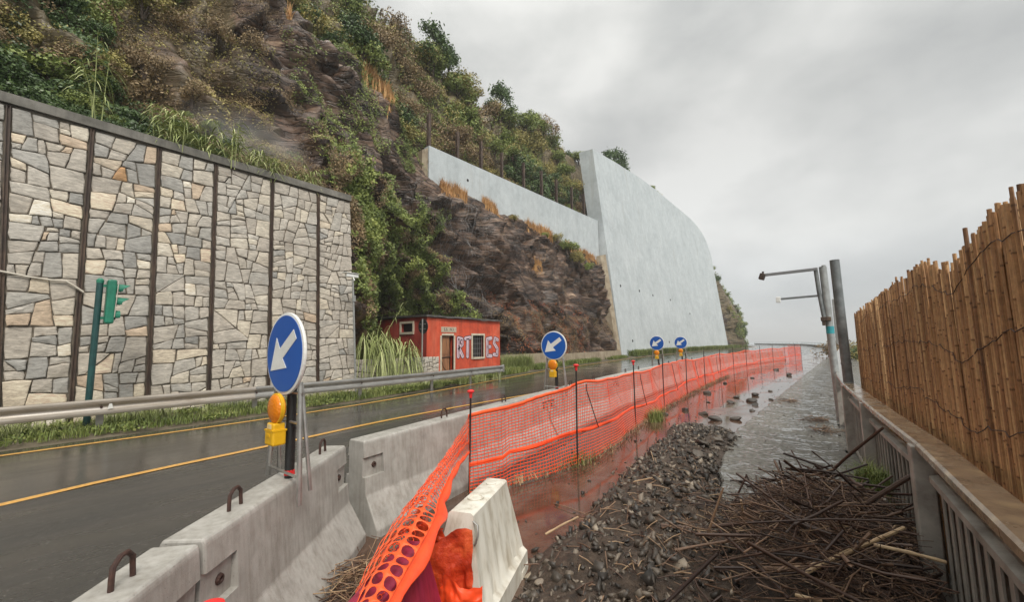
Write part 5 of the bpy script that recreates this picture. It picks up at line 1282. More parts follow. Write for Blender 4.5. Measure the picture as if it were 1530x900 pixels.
# individual rocks
def rock_mesh(seed, flat=.6):
    b = bmesh.new(); bmesh.ops.create_icosphere(b, subdivisions=3, radius=1); V = np.array([v.co[:] for v in b.verts]); F = np.array([[v.index for v in f.verts] for f in b.faces]); b.free()
    rs_ = np.random.RandomState(seed)
    for _ in range(9):
        nn = unit(rs_.normal(size=3)); dd = rs_.uniform(.45, .8); s = V@nn; V = np.where((s > dd)[:, None], V-nn*(s-dd)[:, None], V)
    V = V*(1+.12*(fbm(V*3+seed, 3)-.5))[:, None]*np.array([1, .8, flat]); return V, F
rk = [(-3.25, 13.9, .16, 'wide flat dark rock in the water close to the net'), (-2.6, 26.8, .20, 'dark rock in the far part of the flooded lane, left one'), (-1.75, 22.9, .20, 'dark rock standing alone near the pavement edge far away'),
      (-1.72, 15.5, .09, 'small upright dark rock right before the pavement kerb'), (-1.95, 14.1, .14, 'broad dark rock in the middle cluster, topmost'), (-2.3, 13.3, .10, 'little dark rock left of the middle cluster'),
      (-1.85, 12.7, .17, 'largest flat slab of the middle rock cluster'), (-1.48, 13.3, .09, 'flat rock leaning at the pavement kerb'), (-2.25, 12.1, .12, 'rock slab at the left end of the middle cluster'),
      (-1.70, 12.0, .11, 'low rock slab at the bottom of the middle cluster'), (-2.75, 11.9, .07, 'small dark stone by itself in the red reflection'), (-2.88, 10.2, .11, 'pale brown rock near the tip of the rubble mound'),
      (-2.40, 9.9, .13, 'round dark rock just beyond the rubble mound'), (-2.05, 9.3, .15, 'flat slab at the tip of the rubble mound'), (-1.72, 9.6, .13, 'dark slab between mound tip and kerb'), (-1.6, 11.0, .08, 'small stone touching the kerb'),
      (-3.1, 9.4, .10, 'greyish stone beside the grass tuft'), (-3.4, 17.5, .12, 'thin slab in the water far along the net'), (-2.9, 20.5, .11, 'low rock awash in the far flooded lane')]
for k, (x, y, s_, lb) in enumerate(rk):
    V, F = rock_mesh(k+3, .5); o = link('rock', np_mesh('rock', V*s_, F, M['pebble'], np.full(len(V), .08+.3*random.random()), False), None)
    o.location = (x, y, .012+s_*.16); o.rotation_euler = (random.uniform(-.2, .2), random.uniform(-.2, .2), random.random()*6); tag(o, lb, 'rock', 'rocks lying in the flooded lane')
# stones on the mound that can be told apart
for k, (x, y, s_, tn, lb) in enumerate([(-1.55, 6.2, .13, .3, 'large flat grey slab on top of the rubble mound'), (-1.42, 5.5, .10, .45, 'grey brown stone near the kerb on the rubble mound'), (-1.86, 5.1, .09, .35, 'grey stone in the middle of the rubble mound'),
        (-1.35, 7.1, .12, .3, 'long dark slab at the kerb side of the mound'), (-1.80, 2.42, .055, .95, 'cream coloured stone at the left foot of the mound'), (-1.62, 2.3, .045, .8, 'small tan stone near the lower left of the mound'), (-1.45, 6.6, .10, .5, 'pale streaked slab beside the pavement corner')]):
    V, F = rock_mesh(k+40, .45); o = link('rock', np_mesh('rock', V*s_, F, M['pebble'], np.full(len(V), tn), False), None)
    o.location = (x, y, float(heap_z(np.array([x]), np.array([y]))[0])+s_*.18); o.rotation_euler = (random.uniform(-.3, .3), random.uniform(-.3, .3), random.random()*6); tag(o, lb, 'rock', 'larger stones on the rubble mound')
# boulders of the breakwater beyond the railing
for k in range(26):
    y = 13+k*.9+random.uniform(-.3, .3); x = coast_x(y)+random.uniform(.5, 2.0); s_ = random.uniform(.35, .65)
    V, F = rock_mesh(k+70, .7); o = link('boulder', np_mesh('boulder', V*s_, F, M['boulder'], np.full(len(V), random.random()), False), None)
    o.location = (x, y, -.15+random.uniform(-.15, .25)); o.rotation_euler = (random.random(), random.random(), random.random()*6); tag(o, 'pale boulder of the breakwater beyond the railing', 'boulder', 'pale boulders beyond the railing')
# driftwood pile
PCX, PCY = -.13, 3.62
def pile_h(x, y):
    q = ((x-PCX)/.72)**2+((y-PCY)/1.5)**2; return np.clip(1-q, 0, 1)**.7*.50
def stick_batch(name, n, Lr, rr, spread, label, zf, tilt=.25, seg=2, tints=(2, 3)):
    nb = NB()
    for _ in range(n):
        while True:
            x = PCX+random.gauss(0, spread[0]); y = PCY+random.gauss(0, spread[1])
            if -2.2 < x < .36 and .5 < y < 5.6: break
        L = Lr[0]+(Lr[1]-Lr[0])*random.random()**1.7; r = rr[0]+(rr[1]-rr[0])*random.random()**1.5; a = random.gauss(.35, 1.0); el = random.gauss(.0, tilt)
        d = np.array([math.cos(a)*math.cos(el), math.sin(a)*math.cos(el), math.sin(el)]); c = np.array([x, y, float(max(pile_h(x, y), heap_z(np.array([x]), np.array([y]))[0], .1 if x > swx(y) else .0))*zf(random.random())+.02])
        k = unit(rng.normal(size=3))*.06*L; pts = np.array([c-d*L/2, c+k, c+d*L/2]) if seg == 2 else np.array([c-d*L/2, c+d*L/2])
        pts[:, 0] = np.minimum(pts[:, 0], .36)
        n_ = 5; ax = unit(np.cross(d, [0, 0, 1.])); ay = np.cross(d, ax); V = []; 
        for i, p in enumerate(pts):
            rad = r*(1-.35*i/len(pts))
            for j in range(n_): t = 2*PI*j/n_; V.append(p+rad*(ax*math.cos(t)+ay*math.sin(t)))
        F = [(i*n_+j, i*n_+(j+1) % n_, (i+1)*n_+(j+1) % n_, (i+1)*n_+j) for i in range(len(pts)-1) for j in range(n_)]
        F += [(0, 1, 2, 3), (0, 3, 4, 4)][:1] + [tuple((len(pts)-1)*n_+q for q in (3, 2, 1, 0))]
        nb.add(np.array(V), np.array(F), random.betavariate(*tints))
    o = nb.build(name, M['stick']); tag(o, label, 'driftwood', kind='stuff'); return o
stick_batch('broken_twigs', 1900, (.06, .60), (.0018, .0062), (.36, .72), 'tangled mass of broken twigs washed against the railing', lambda u: .45+.75*u, .3)
stick_batch('dark_branches', 150, (.25, .8), (.006, .0125), (.34, .66), 'thicker dark wet branches woven through the driftwood pile', lambda u: .6+.75*u, .35, tints=(1.2, 3.5))
stick_batch('straw_litter', 9000, (.05, .22), (.0012, .003), (.40, .78), 'fine brown straw and bark litter in the driftwood pile', lambda u: .5+.6*u, .45, 1, (2, 2.4))
def mound_twigs():
    nb = NB()
    for _ in range(420):
        x = random.uniform(-2.2, -.3); y = random.uniform(1.6, 5.5)
        if heap_h(x, y) < .03: continue
        z = float(heap_z(np.array([x]), np.array([y]))[0])+.02; a = random.random()*6.28; el = random.gauss(.1, .3); d = np.array([math.cos(a)*math.cos(el), math.sin(a)*math.cos(el), math.sin(el)]); L = random.uniform(.04, .22)
        V, F = ribbon([np.array([x, y, z])-d*L/2, np.array([x, y, z+.008]), np.array([x, y, z])+d*L/2], random.uniform(.003, .008), .005); nb.add(V, F, random.betavariate(2.4, 1.8))
    tag(nb.build('mound_twigs', M['stick']), 'pale broken twigs strewn over the rubble mound', 'twigs', kind='stuff')
mound_twigs()
# dark litter body under the twigs
gx2, gy2 = np.arange(-1.2, .36, .03), np.arange(2.0, 5.9, .03); A, B = np.meshgrid(gx2, gy2, indexing='ij'); h2 = pile_h(A, B)
hz = h2*(.62+.35*fbm(np.stack([A*6, B*6, A*0], -1), 4)); V = np.stack([A, B, hz+.03], -1).reshape(-1, 3); id_ = np.arange(len(V)).reshape(A.shape); kp = h2[:-1, :-1] > .01
F = np.stack([id_[:-1, :-1][kp], id_[1:, :-1][kp], id_[1:, 1:][kp], id_[:-1, 1:][kp]], 1)
M['litter'] = simple('dark_wet_litter', (.045, .028, .018), (.015, .010, .008), 18, .75, 0, 1., c3=(.09, .06, .04), world=True, bdist=.03)
o = link('litter_bed', np_mesh('litter_bed', V, F, M['litter'], None, True), None); tag(o, 'dark wet bed of rotting plant litter under the driftwood', 'litter', kind='stuff')
# big sticks one can tell apart
BIG = [((-.22, 4.68, .33), (.24, 4.19, .98), .019, .30, 'long dark branch slanting up across the railing top'), ((-.05, 3.72, .40), (.36, 3.70, .80), .024, .25, 'thick dark branch resting on the railing post'),
       ((-.22, 2.75, .40), (.24, 3.39, .54), .017, .90, 'long pale cane with nodes lying across the pile'), ((.09, 3.10, .51), (.37, 3.11, .50), .014, .97, 'thin yellow cane end poking towards the railing foot'),
       ((-.03, 3.04, .44), (.08, 3.09, .57), .018, .62, 'short thick tan stub beside the pale cane'), ((-.50, 3.72, .28), (-.63, 3.80, .58), .011, .05, 'black upright stick at the left back of the pile'),
       ((-.43, 4.66, .22), (-.49, 4.66, .52), .012, .05, 'black stick standing against the wet pavement'), ((-.50, 4.76, .22), (-.55, 4.68, .41), .011, .05, 'short black stub left of the standing stick'),
       ((-.82, 3.25, .24), (-.70, 3.30, .60), .012, .72, 'tan stick leaning upright at the left of the pile'), ((-.92, 2.85, .28), (-.52, 3.13, .37), .012, .62, 'long reddish stick lying level at the left'),
       ((-.82, 3.39, .27), (-.52, 3.47, .35), .018, .35, 'thick brown stick crossing behind the reddish one'), ((-.62, 3.56, .26), (-.62, 3.47, .48), .011, .88, 'small pale twig standing at the pavement corner'),
       ((-.99, 5.0, .148), (-.70, 5.07, .16), .012, .02, 'black twig lying flat on the pavement'), ((-1.32, 3.74, .25), (-.86, 3.96, .22), .014, .05, 'black bar lying across the rubble'),
       ((-1.12, 3.18, .27), (-.92, 3.26, .27), .028, .45, 'short thick log on the rubble mound'), ((.02, 4.30, .34), (.29, 4.50, .56), .014, .28, 'dark stick rising between the two big branches'),
       ((.03, 3.57, .42), (.33, 3.70, .58), .013, .45, 'crooked brown stick under the thick branch'), ((-.10, 4.54, .35), (.18, 4.59, .42), .011, .78, 'straight tan twig by the moss clump'),
       ((-.35, 5.33, .28), (-.45, 5.41, .46), .011, .3, 'thin forked twig reaching back over the pavement'), ((-.40, 4.70, .33), (-.13, 4.57, .35), .012, .55, 'brown rod lying level at the back of the pile'),
       ((-.36, 3.48, .40), (-.47, 3.60, .45), .009, .92, 'short pale twig in the middle of the litter'), ((.03, 3.34, .47), (-.22, 3.74, .43), .009, .88, 'light straight twig crossing the middle'),
       ((-.48, 3.16, .35), (-.35, 3.27, .41), .013, .82, 'pale splinter beside the reddish stick'), ((-.42, 2.82, .34), (-.26, 2.85, .37), .020, .66, 'thick tan piece near the front of the pile'),
       ((-.28, 2.60, .33), (-.70, 3.13, .37), .013, .12, 'long dark curved stick running diagonally at the front'), ((-.14, 3.55, .45), (-.48, 3.68, .43), .010, .3, 'brown twig lying across the upper litter'),
       ((-.27, 2.79, .40), (-.07, 2.95, .43), .018, .85, 'short pale piece crossing under the long cane'), ((.26, 3.24, .50), (.07, 3.24, .46), .012, .35, 'dark stick beside the railing foot'),
       ((-.33, 2.71, .40), (-.15, 3.10, .47), .009, .6, 'tan rod on top of the litter'), ((-.25, 2.62, .35), (-.14, 2.60, .37), .012, .95, 'broken white stick end at the bottom'),
       ((-1.95, 3.55, .03), (-2.35, 3.6, .03), .008, .6, 'thin twig lying out in the muddy water'), ((-1.98, 2.9, .08), (-1.78, 3.1, .20), .013, .9, 'short tan stick at the edge of the mud'), ((-1.5, 4.3, .27), (-1.62, 3.9, .30), .010, .85, 'short pale twig on the mound side')]
for a, b, r, tn, lb in BIG:
    a, b = np.array(a, float), np.array(b, float); L = np.linalg.norm(b-a); d = (b-a)/L; side = unit(np.cross(d, [0, 0, 1.])); pts = []; rs_ = []; n = 9; ph = random.random()*6
    for i in range(n):
        u = i/(n-1); pts.append(a+(b-a)*u+side*.008*L*math.sin(u*5+ph)+np.array([0, 0, .012*L*math.sin(PI*u)*random.uniform(.8, 1)])); rs_.append(r*.72*(1-.25*u)*random.uniform(.9, 1.12)*(1.18 if (i % 3 == 1 and tn > .7) else 1))
    c = pts[0].copy(); me = MB().tube([tuple(p-c) for p in pts], rs_, 8).mesh('stick', M['stick'], True)
    a_ = me.attributes.new('tint', 'FLOAT', 'POINT'); a_.data.foreach_set('value', np.clip(tn+(rng.random(len(me.vertices))-.5)*.14, 0, 1).astype(np.float32))
    o = link('stick', me, None); o.location = c; tag(o, lb, 'stick', 'large sticks in the driftwood pile')
# small litter clump caught beside the near concrete barrier
nb = NB()
for _ in range(170):
    c = np.array([-2.62+random.gauss(0, .10), 1.62+random.gauss(0, .16), .03+random.random()*.12]); d = unit(rng.normal(size=3)*[.5, 1, .35]); L = random.uniform(.08, .28); V, F = ribbon([c-d*L/2, c+d*L/2], .005, .004); nb.add(V, F, random.betavariate(3, 1.8))
tag(nb.build('straw_clump', M['stick']), 'small heap of straw and twigs caught against the near barrier foot', 'straw', kind='stuff')
for q, (x, y) in enumerate([(-1.0, 12.2), (-.35, 9.6), (-.25, 8.6)]):
    nb = NB()
    for _ in range(60):
        c = np.array([x+random.gauss(0, .10), y+random.gauss(0, .12), .14+random.random()*.05]); d = unit(rng.normal(size=3)*[1, 1, .25]); L = random.uniform(.05, .28); V, F = ribbon([c-d*L/2, c+d*L/2], .006, .005); nb.add(V, F, random.betavariate(3, 2))
    tag(nb.build('straw_clump', M['stick']), ['pale twig clump alone in the middle of the wet pavement', 'dark twig litter by the foot of the arm pole', 'litter strip against the railing before the arm pole'][q], 'straw', kind='stuff')

# ================================================================ VEGETATION
def leaves(C, size, nrm=None, spread=.8, aspect=.55, tint=None, up=.3):
    """folded leaf of two triangles-quads: here one rhombus quad per leaf. C (n,3)"""
    n = len(C); nn = rng.normal(size=(n, 3)); nn[:, 2] += up
    if nrm is not None: nn = nn*spread + nrm
    nn = unit(nn); a = unit(np.cross(nn, rng.normal(size=(n, 3)))); b = np.cross(nn, a); s = (size if hasattr(size, '__len__') else np.full(n, size))[:, None]
    V = np.stack([C-a*s, C+b*s*aspect, C+a*s, C-b*s*aspect], 1); F = np.arange(4*n).reshape(n, 4)
    return V.reshape(-1, 3), F, np.repeat(tint if tint is not None else rng.random(n), 4)
def crown_pts(n, lobes=9, seed=0, squash=.8, shell=.55):
    r_ = np.random.RandomState(seed); cs = r_.normal(size=(lobes, 3)); cs = cs/np.linalg.norm(cs, axis=1)[:, None]*r_.uniform(.25, .72, (lobes, 1)); cs[:, 2] = abs(cs[:, 2])*.9-.1; rad = r_.uniform(.28, .52, lobes)
    k = r_.randint(0, lobes, n); d = r_.normal(size=(n, 3)); d /= np.linalg.norm(d, axis=1)[:, None]; rr_ = shell+(1-shell)*r_.rand(n)**.6; rr_ *= 1+.25*(r_.rand(n)-.5)
    P_ = cs[k]+d*(rad[k]*rr_)[:, None]; P_[:, 2] *= squash
    # twig clumping
    P_ += (vnoise(P_*6+seed)[:, None]-.5)*.12
    return P_, d, cs
def shrub_mesh(kind, n, size, seed, lobes=9, squash=.85):
    P_, d, cs = crown_pts(n, lobes, seed, squash); keep = vnoise(P_*5.0+seed*3) > .30; P_, d = P_[keep], d[keep]
    tn = np.clip(.30+.28*P_[:, 2]*0+.5*(vnoise(P_*3.5+seed)-.3)+.35*rng.random(len(P_))-.05, 0, 1)
    V, F, T = leaves(P_, size*(.7+.6*rng.random(len(P_))), d, .8, .6, tn); return np_mesh('foliage', V, F, M['leaf_'+kind], T), cs
SH = {}
for kind, n_, sz in (('dark', 2600, .055), ('mid', 2400, .052), ('olive', 2400, .048), ('brown', 1900, .042)):
    for v_ in range(3):
        me, cs = shrub_mesh(kind, n_, sz, 10*v_+len(kind), 9+v_*2)
        b = MB()
        for c in cs[:7]: b.tube([(0, 0, -.75), tuple(np.array([c[0]*.3, c[1]*.3, -.2])), tuple(c*[1, 1, .85])], [.035, .022, .008], 5)
        SH[kind, v_] = (me, b.mesh('stems', M['bark']))
def put_shrub(kind, v_, loc, s, label, cat='shrub', group=None, name='shrub', rz=None, sz=None):
    t = thing(name, loc, label, cat, group, random.random()*6.28 if rz is None else rz); t.scale = (s, s, s*(sz or random.uniform(.8, 1.15)))
    a, b = SH[kind, v_]
    for nm, m_ in (('crown', a), ('trunk', b)):
        o = bpy.data.objects.new(nm, m_); COL.objects.link(o); o.parent = t
    return t
def near_hill(y, t): return hill(np.array([y]), np.array([t]))[0]
# scrub on the upper hill, above rock and walls
WORD = dict(dark='dark green bush', mid='bright green bush', olive='yellowish olive bush', brown='brown half dry bush')
cnt_s = 0
CI = cam.matrix_world.inverted()
def in_view(p, m_=.06):
    q = CI @ Vector((float(p[0]), float(p[1]), float(p[2])))
    if q.z > -.1: return False
    a, b = q.x/-q.z*600/765, q.y/-q.z*600/450; return abs(a) < 1+m_ and abs(b) < 1+m_*1.7
def scrub(n, yr, tr, sr, kinds, lift=.1, ok=None, where='on the steep upper hillside'):
    global cnt_s
    for _ in range(n):
        y = random.uniform(*yr); t = random.uniform(*tr)
        if ok and not ok(y, t): continue
        p = near_hill(y, t); k = random.choice(kinds); s = random.uniform(*sr)
        if not in_view(p): continue
        nz = vnoise(np.array([[y*.16, t*.7, 3.3]]))[0]
        if nz > .72: k = 'dark'
        if nz < .33 and 'brown' in kinds and random.random() < .6: k = 'brown'
        put_shrub(k, random.randrange(3), (p[0]+lift, p[1], p[2]+s*.25), s, WORD[k]+' '+where, 'bush', WORD[k].replace('bush', 'bushes')+' '+where, 'hillside_bush'); cnt_s += 1
scrub(125, (14, 42), (5.4, 7.1), (1.0, 2.1), ['mid', 'olive', 'mid', 'mid', 'olive', 'olive', 'brown'], where='on the hill behind the posts of the pale wall')
scrub(60, (16.5, 42), (5.05, 5.6), (.4, .75), ['mid', 'olive', 'brown', 'mid'], where='right behind the iron posts')
scrub(45, (8.5, 15), (5.15, 7.2), (.9, 1.7), ['dark', 'mid', 'olive', 'olive'], where='above the crest of the rocky spur')
scrub(24, (46, 75), (6.95, 7.1), (.9, 1.8), ['mid', 'olive', 'dark'], 0, where='showing over the tall pale wall')
scrub(26, (103, 122), (.3, 7.4), (.8, 1.7), ['dark', 'mid', 'olive', 'mid'], where='on the far headland past the tall wall')
# left slope above the stone wall
scrub(30, (-3, 1.4), (1.15, 3.2), (.4, .8), ['dark', 'dark', 'mid'], where='at the left end above the stone wall')
scrub(75, (-3, 3.2), (2.2, 6.0), (.55, 1.1), ['olive', 'mid', 'olive', 'mid', 'olive', 'mid', 'brown'], where='high on the left slope')
scrub(70, (1.0, 7.2), (2.6, 5.8), (.35, .75), ['brown', 'brown', 'olive'], 0, where='on the brown slope over the middle of the stone wall', ok=lambda y, t: vnoise(np.array([[y*.7, t*1.1, 8.]]))[0] > .45)
scrub(26, (4.5, 10.5), (4.3, 6), (.4, .8), ['mid', 'olive', 'mid'], 0, where='on the bare rock near the spur', ok=lambda y, t: vnoise(np.array([[y*.6, t*1.1, 1.]]))[0] > .5)
scrub(22, (1.2, 4), (1.2, 2.3), (.25, .5), ['mid', 'dark'], where='just above the coping of the stone wall')
# ground ivy, turf and dry plants clinging to the surfaces : uncountable
def cling(name, n, yr, tr, size, kind, mask, label, cat, out_=.12, aspect=.6, up=.2):
    y = rng.uniform(*yr, n); t = rng.uniform(*tr, n); P_ = hill(y, t); m_ = mask(P_, y, t); P_ = P_[m_]
    P_ = P_+np.stack([rng.random(len(P_))*out_, (rng.random(len(P_))-.5)*.1, rng.random(len(P_))*out_*.6], 1)
    tn = np.clip(.1+.75*vnoise(P_*2.2)+.35*(rng.random(len(P_))-.5), 0, 1)
    V, F, T = leaves(P_, size*(.6+.8*rng.random(len(P_))), np.array([.8, -.2, .5]), .7, aspect, tn, up)
    o = link(name, np_mesh(name, V, F, M['leaf_'+kind], T), None); tag(o, label, cat, kind='stuff'); return o
nz = lambda P_, s, o=0.: vnoise(P_*s+o)*.6+vnoise(P_*s*2.3+o)*.4
cling('ground_ivy', 60000, (-5, 3), (1.1, 4), .045, 'dark', lambda P_, y, t: (nz(P_, .8) > .32) & (y < 2.6-.35*(P_[:, 2]-7)+rng.normal(size=len(y))*.35), 'dark glossy ivy spilling over the left top of the stone wall', 'ivy', .3)
cling('slope_scrub', 60000, (-5, 6), (1.3, 6), .035, 'olive', lambda P_, y, t: nz(P_, .7, 5) > .50, 'low olive scrub over the slope above the stone wall', 'ground cover', .18)
cling('dry_scrub', 130000, (1, 8), (1.5, 6), .032, 'brown', lambda P_, y, t: nz(P_, .8, 9)-.03*(y-4) > .46, 'thin brown dry plants covering the slope above the stone wall', 'dry plants', .2, .3)
cling('rock_moss', 60000, (6, 17), (1.5, 5.2), .045, 'mid', lambda P_, y, t: nz(P_, .55, 12) > .58, 'sparse greenery on the ledges of the dark rock', 'ground cover', .2)
cling('hill_scrub', 90000, (10, 43), (4.9, 7.3), .07, 'mid', lambda P_, y, t: nz(P_, .4, 2) > .40, 'low green scrub between the hillside bushes', 'ground cover', .35)
cling('hill_scrub', 50000, (10, 43), (4.9, 7.3), .07, 'olive', lambda P_, y, t: nz(P_, .5, 30) > .50, 'olive undergrowth between the hillside bushes', 'ground cover', .35)
cling('headland_scrub', 40000, (100, 128), (.2, 8), .14, 'mid', lambda P_, y, t: nz(P_, .25, 30)+.02*(y-108) > .54, 'green scrub covering the far headland', 'ground cover', .5)
cling('red_creeper', 9000, (19.5, 33), (.15, 1.6), .045, 'rust', lambda P_, y, t: (nz(P_, .7, 3)-.05*abs(y-26) > .22) & (nz(P_, 2.1, 6) > .48), 'reddish creeper at the foot of the rock behind the arrow sign', 'creeper', .2)
cling('foot_scrub', 26000, (17.4, 41), (.1, 1.3), .04, 'brown', lambda P_, y, t: nz(P_, .7, 13) > .50, 'dry brown scrub at the foot of the rock', 'dry plants', .25, .35)
cling('face_weeds', 22000, (17, 41), (1., 4.2), .035, 'brown', lambda P_, y, t: nz(P_, .6, 23) > .64, 'tiny dry weeds on the dark rock face', 'dry plants', .15, .3)
# hanging ivy curtain behind the hut
n = 120000; y = rng.uniform(7.4, 18.2, n); t = rng.uniform(.6, 4.0, n); P_ = hill(y, t)
wq = nz(P_, .55, 40); edge = np.interp(P_[:, 2], [0, 3, 6, 9, 11], [17.6, 17.6, 16.6, 15.2, 13]); m_ = (y < edge+rng.normal(size=n)*.25+(wq-.5)*2.5) & (nz(P_*[1, 1, .5], 1.6, 50) > .36) & (P_[:, 2] > 1.2) & (P_[:, 2] < 9.6+(vnoise(np.stack([y*.9, y*0, y*0+7], 1))-.5)*3+rng.normal(size=n)*.25)
P_ = P_[m_]; KB = (vnoise(P_*[1.6, 1.6, .7]+77) > .67); bulge = .05+.55*vnoise(P_*.8+60)+.35*vnoise(P_*[2.4, 2.4, .9]); P_ = P_+np.stack([bulge*(.5+.5*rng.random(len(P_))), (rng.random(len(P_))-.5)*.3, -.15*rng.random(len(P_))], 1)
tn = np.clip(vnoise(P_*1.5+3)*.7+.5*vnoise(P_*4)-.15+.4*(rng.random(len(P_))-.5), 0, 1)
PB = P_[KB]; V, F, T = leaves(PB, .03+.04*rng.random(len(PB)), np.array([.9, -.3, .2]), .9, .4, tn[KB], .1)
tag(link('dry_vines', np_mesh('dry_vines', V, F, M['leaf_brown'], T), None), 'brown dead vines among the green creeper behind the hut', 'creeper', kind='stuff')
P_ = P_[~KB]; tn = tn[~KB]; V, F, T = leaves(P_, .035+.045*rng.random(len(P_)), np.array([.9, -.3, .2]), .9, .65, tn, .1)
ivy = link('hanging_ivy', np_mesh('hanging_ivy', V, F, M['leaf_mid'], T), None); tag(ivy, 'thick green creeper hanging down the rock behind the red hut', 'creeper', kind='stuff')
# strands of wire netting over the rock right of the ivy
mb = MB()
for a in np.arange(14.5, 19.5, .16):
    for sgn in (-1, 1):
        pts = []
        for q in range(12):
            z_t = .9+q*.24; yy_ = a+sgn*q*.11; p = near_hill(yy_, z_t); pts.append((p[0]+.30, p[1], p[2]))
        mb.tube(pts, .006, 3, False)
o = mb.build('rockfall_netting', M['greyback'], None); tag(o, 'grey rockfall wire netting draped over the rock beside the ivy', 'netting', kind='stuff')
# dry orange grass along the ledges
def blades(name, C, L, w, kind, label, cat, lean=.35, segs=2, droop=.3, parent=None, direc=None):
    n = len(C); a = rng.random(n)*2*PI; d = np.stack([np.cos(a), np.sin(a), np.zeros(n)], 1); ln = lean*rng.random(n)[:, None]; L = (L*(.55+.9*rng.random(n)))[:, None]
    side = np.stack([-d[:, 1], d[:, 0], np.zeros(n)], 1)*w*(.7+.6*rng.random(n))[:, None]
    p0 = C; p1 = C+(np.array([0, 0, 1.])*(.6)+d*ln*.5)*L; p2 = C+(np.array([0, 0, 1.])*(1-droop*rng.random(n)[:, None])+d*ln*1.4)*L
    V = np.stack([p0-side, p0+side, p1+side*.7, p1-side*.7, p2+side*.12, p2-side*.12], 1).reshape(-1, 3); b_ = 6*np.arange(n)[:, None]
    F = np.concatenate([b_+[0, 1, 2, 3], b_+[3, 2, 4, 5]]); tn = np.repeat(np.clip(vnoise(C*1.3)*.6+.6*(rng.random(n))-.1, 0, 1), 6)
    o = link(name, np_mesh(name, V, F, M['leaf_'+kind], tn), None, parent); tag(o, label, cat, kind='stuff'); return o
def ledge_pts(n, yr, tf, mask=None, j=.12):
    y = rng.uniform(*yr, n); t = tf(y)+rng.normal(size=n)*j; P_ = hill(y, t)
    if mask is not None: P_ = P_[mask(y)]
    return P_
blades('dry_ledge_grass', ledge_pts(9000, (17.2, 40), lambda y: np.full(len(y), 3.96), lambda y: (vnoise(np.stack([y*.7, y*0, y*0], 1)) > .40), .10), .62, .018, 'dry', 'tall dry orange grass along the top of the dark rock face', 'dry grass')
blades('dry_ridge_grass', ledge_pts(7000, (8.2, 13.2), lambda y: np.full(len(y), 5.08), lambda y: vnoise(np.stack([y*1.5, y*0+5, y*0], 1)) > .3, .10), .85, .024, 'dry', 'orange dry grass along the crest of the rocky spur', 'dry grass')
blades('dry_tuft', ledge_pts(700, (26.3, 27.4), lambda y: np.full(len(y), 2.6), None, .08), .5, .012, 'dry', 'small dry orange tuft in the middle of the rock face', 'dry grass')
# bushes hanging on the ledge below the upper wall
for (y, t, s, k, lb) in ((29.0, 3.75, .75, 'mid', 'small green bush at the middle of the ledge below the pale wall'), (32.5, 3.6, 1.15, 'mid', 'large leafy bush against the pale wall near its right end'), (34.2, 3.3, 1.2, 'olive', 'yellowish green bush drooping below the leafy bush'),
        (31.0, 3.9, .7, 'olive', 'thin bush rising in front of the pale wall'), (35.8, 3.1, .9, 'mid', 'bush hanging at the right end of the ledge'), (24.8, 3.9, .5, 'olive', 'small bush among the dry ledge grass')):
    p = near_hill(y, t); put_shrub(k, random.randrange(3), (p[0]+.35, p[1], p[2]+s*.3), s, lb, 'bush', name='ledge_bush')
# trees above the tall wall
def small_tree(loc, H_, kind, label, seed, narrow=1.0):
    t = thing('tree', loc, label, 'tree'); r_ = np.random.RandomState(seed); b = MB(); tips = []
    b.tube([(0, 0, 0), (.04*H_, 0, H_*.4), (.02*H_, .03*H_, H_*.8)], [.04*H_, .028*H_, .008*H_], 7)
    for k in range(13):
        z = H_*(.2+.06*k); a = r_.rand()*6.28; l = H_*(.34-.018*k)*narrow; e_ = (math.cos(a)*l, math.sin(a)*l, z+l*.5); b.tube([(0.03*H_, 0, z), (e_[0]*.5, e_[1]*.5, z+l*.15), e_], [.014*H_, .009*H_, .003*H_], 5); tips.append(e_)
    tips.append((.02*H_, 0, H_*.95)); b.build('trunk', M['bark'], t, world=False)
    tp = np.array(tips); k = r_.randint(0, len(tp), 2600); P_ = tp[k]+r_.normal(size=(2600, 3))*H_*.062+np.array([0, 0, .02]); V, F, T = leaves(P_, .028*H_*(.7+.6*r_.rand(2600)), None, 1, .5, np.clip(.3+.5*r_.rand(2600), 0, 1))
    link('crown', np_mesh('crown', V, F, M['leaf_'+kind], T), None, t, False); return t
small_tree((-23.6, 56, 24.4), 6.0, 'dark', 'dark conical tree rising above the edge of the tall pale wall', 5, .8)
small_tree((-23.0, 51.5, 24.0), 4.6, 'dark', 'slim dark sapling left of the conical tree above the wall', 6, .5)
small_tree((-23.3, 70, 25.4), 3.8, 'mid', 'small bush-like tree peeping over the middle of the tall wall', 7, .7)
small_tree((-23.2, 74, 25.2), 3.4, 'olive', 'lowest shrubby tree peeping over the tall wall farther right', 8, .8)
for (y, t_, H_, kd, lb, sd_) in ((29.5, 6.8, 4.4, 'dark', 'rounded dark tree standing out on the middle of the skyline', 11), (22.3, 6.85, 3.4, 'dark', 'dark tree on the skyline at the upper left of the hill', 12), (31.5, 6.8, 3.0, 'olive', 'olive tree right of the rounded dark tree on the skyline', 13), (36.5, 6.9, 3.2, 'mid', 'green tree on the skyline above the iron posts', 14), (20.2, 6.7, 4.4, 'dark', 'dark tree at the top edge where hill meets sky', 15)):
    p = near_hill(y, t_); small_tree((p[0], p[1], p[2]-.4), H_, kd, lb, sd_)
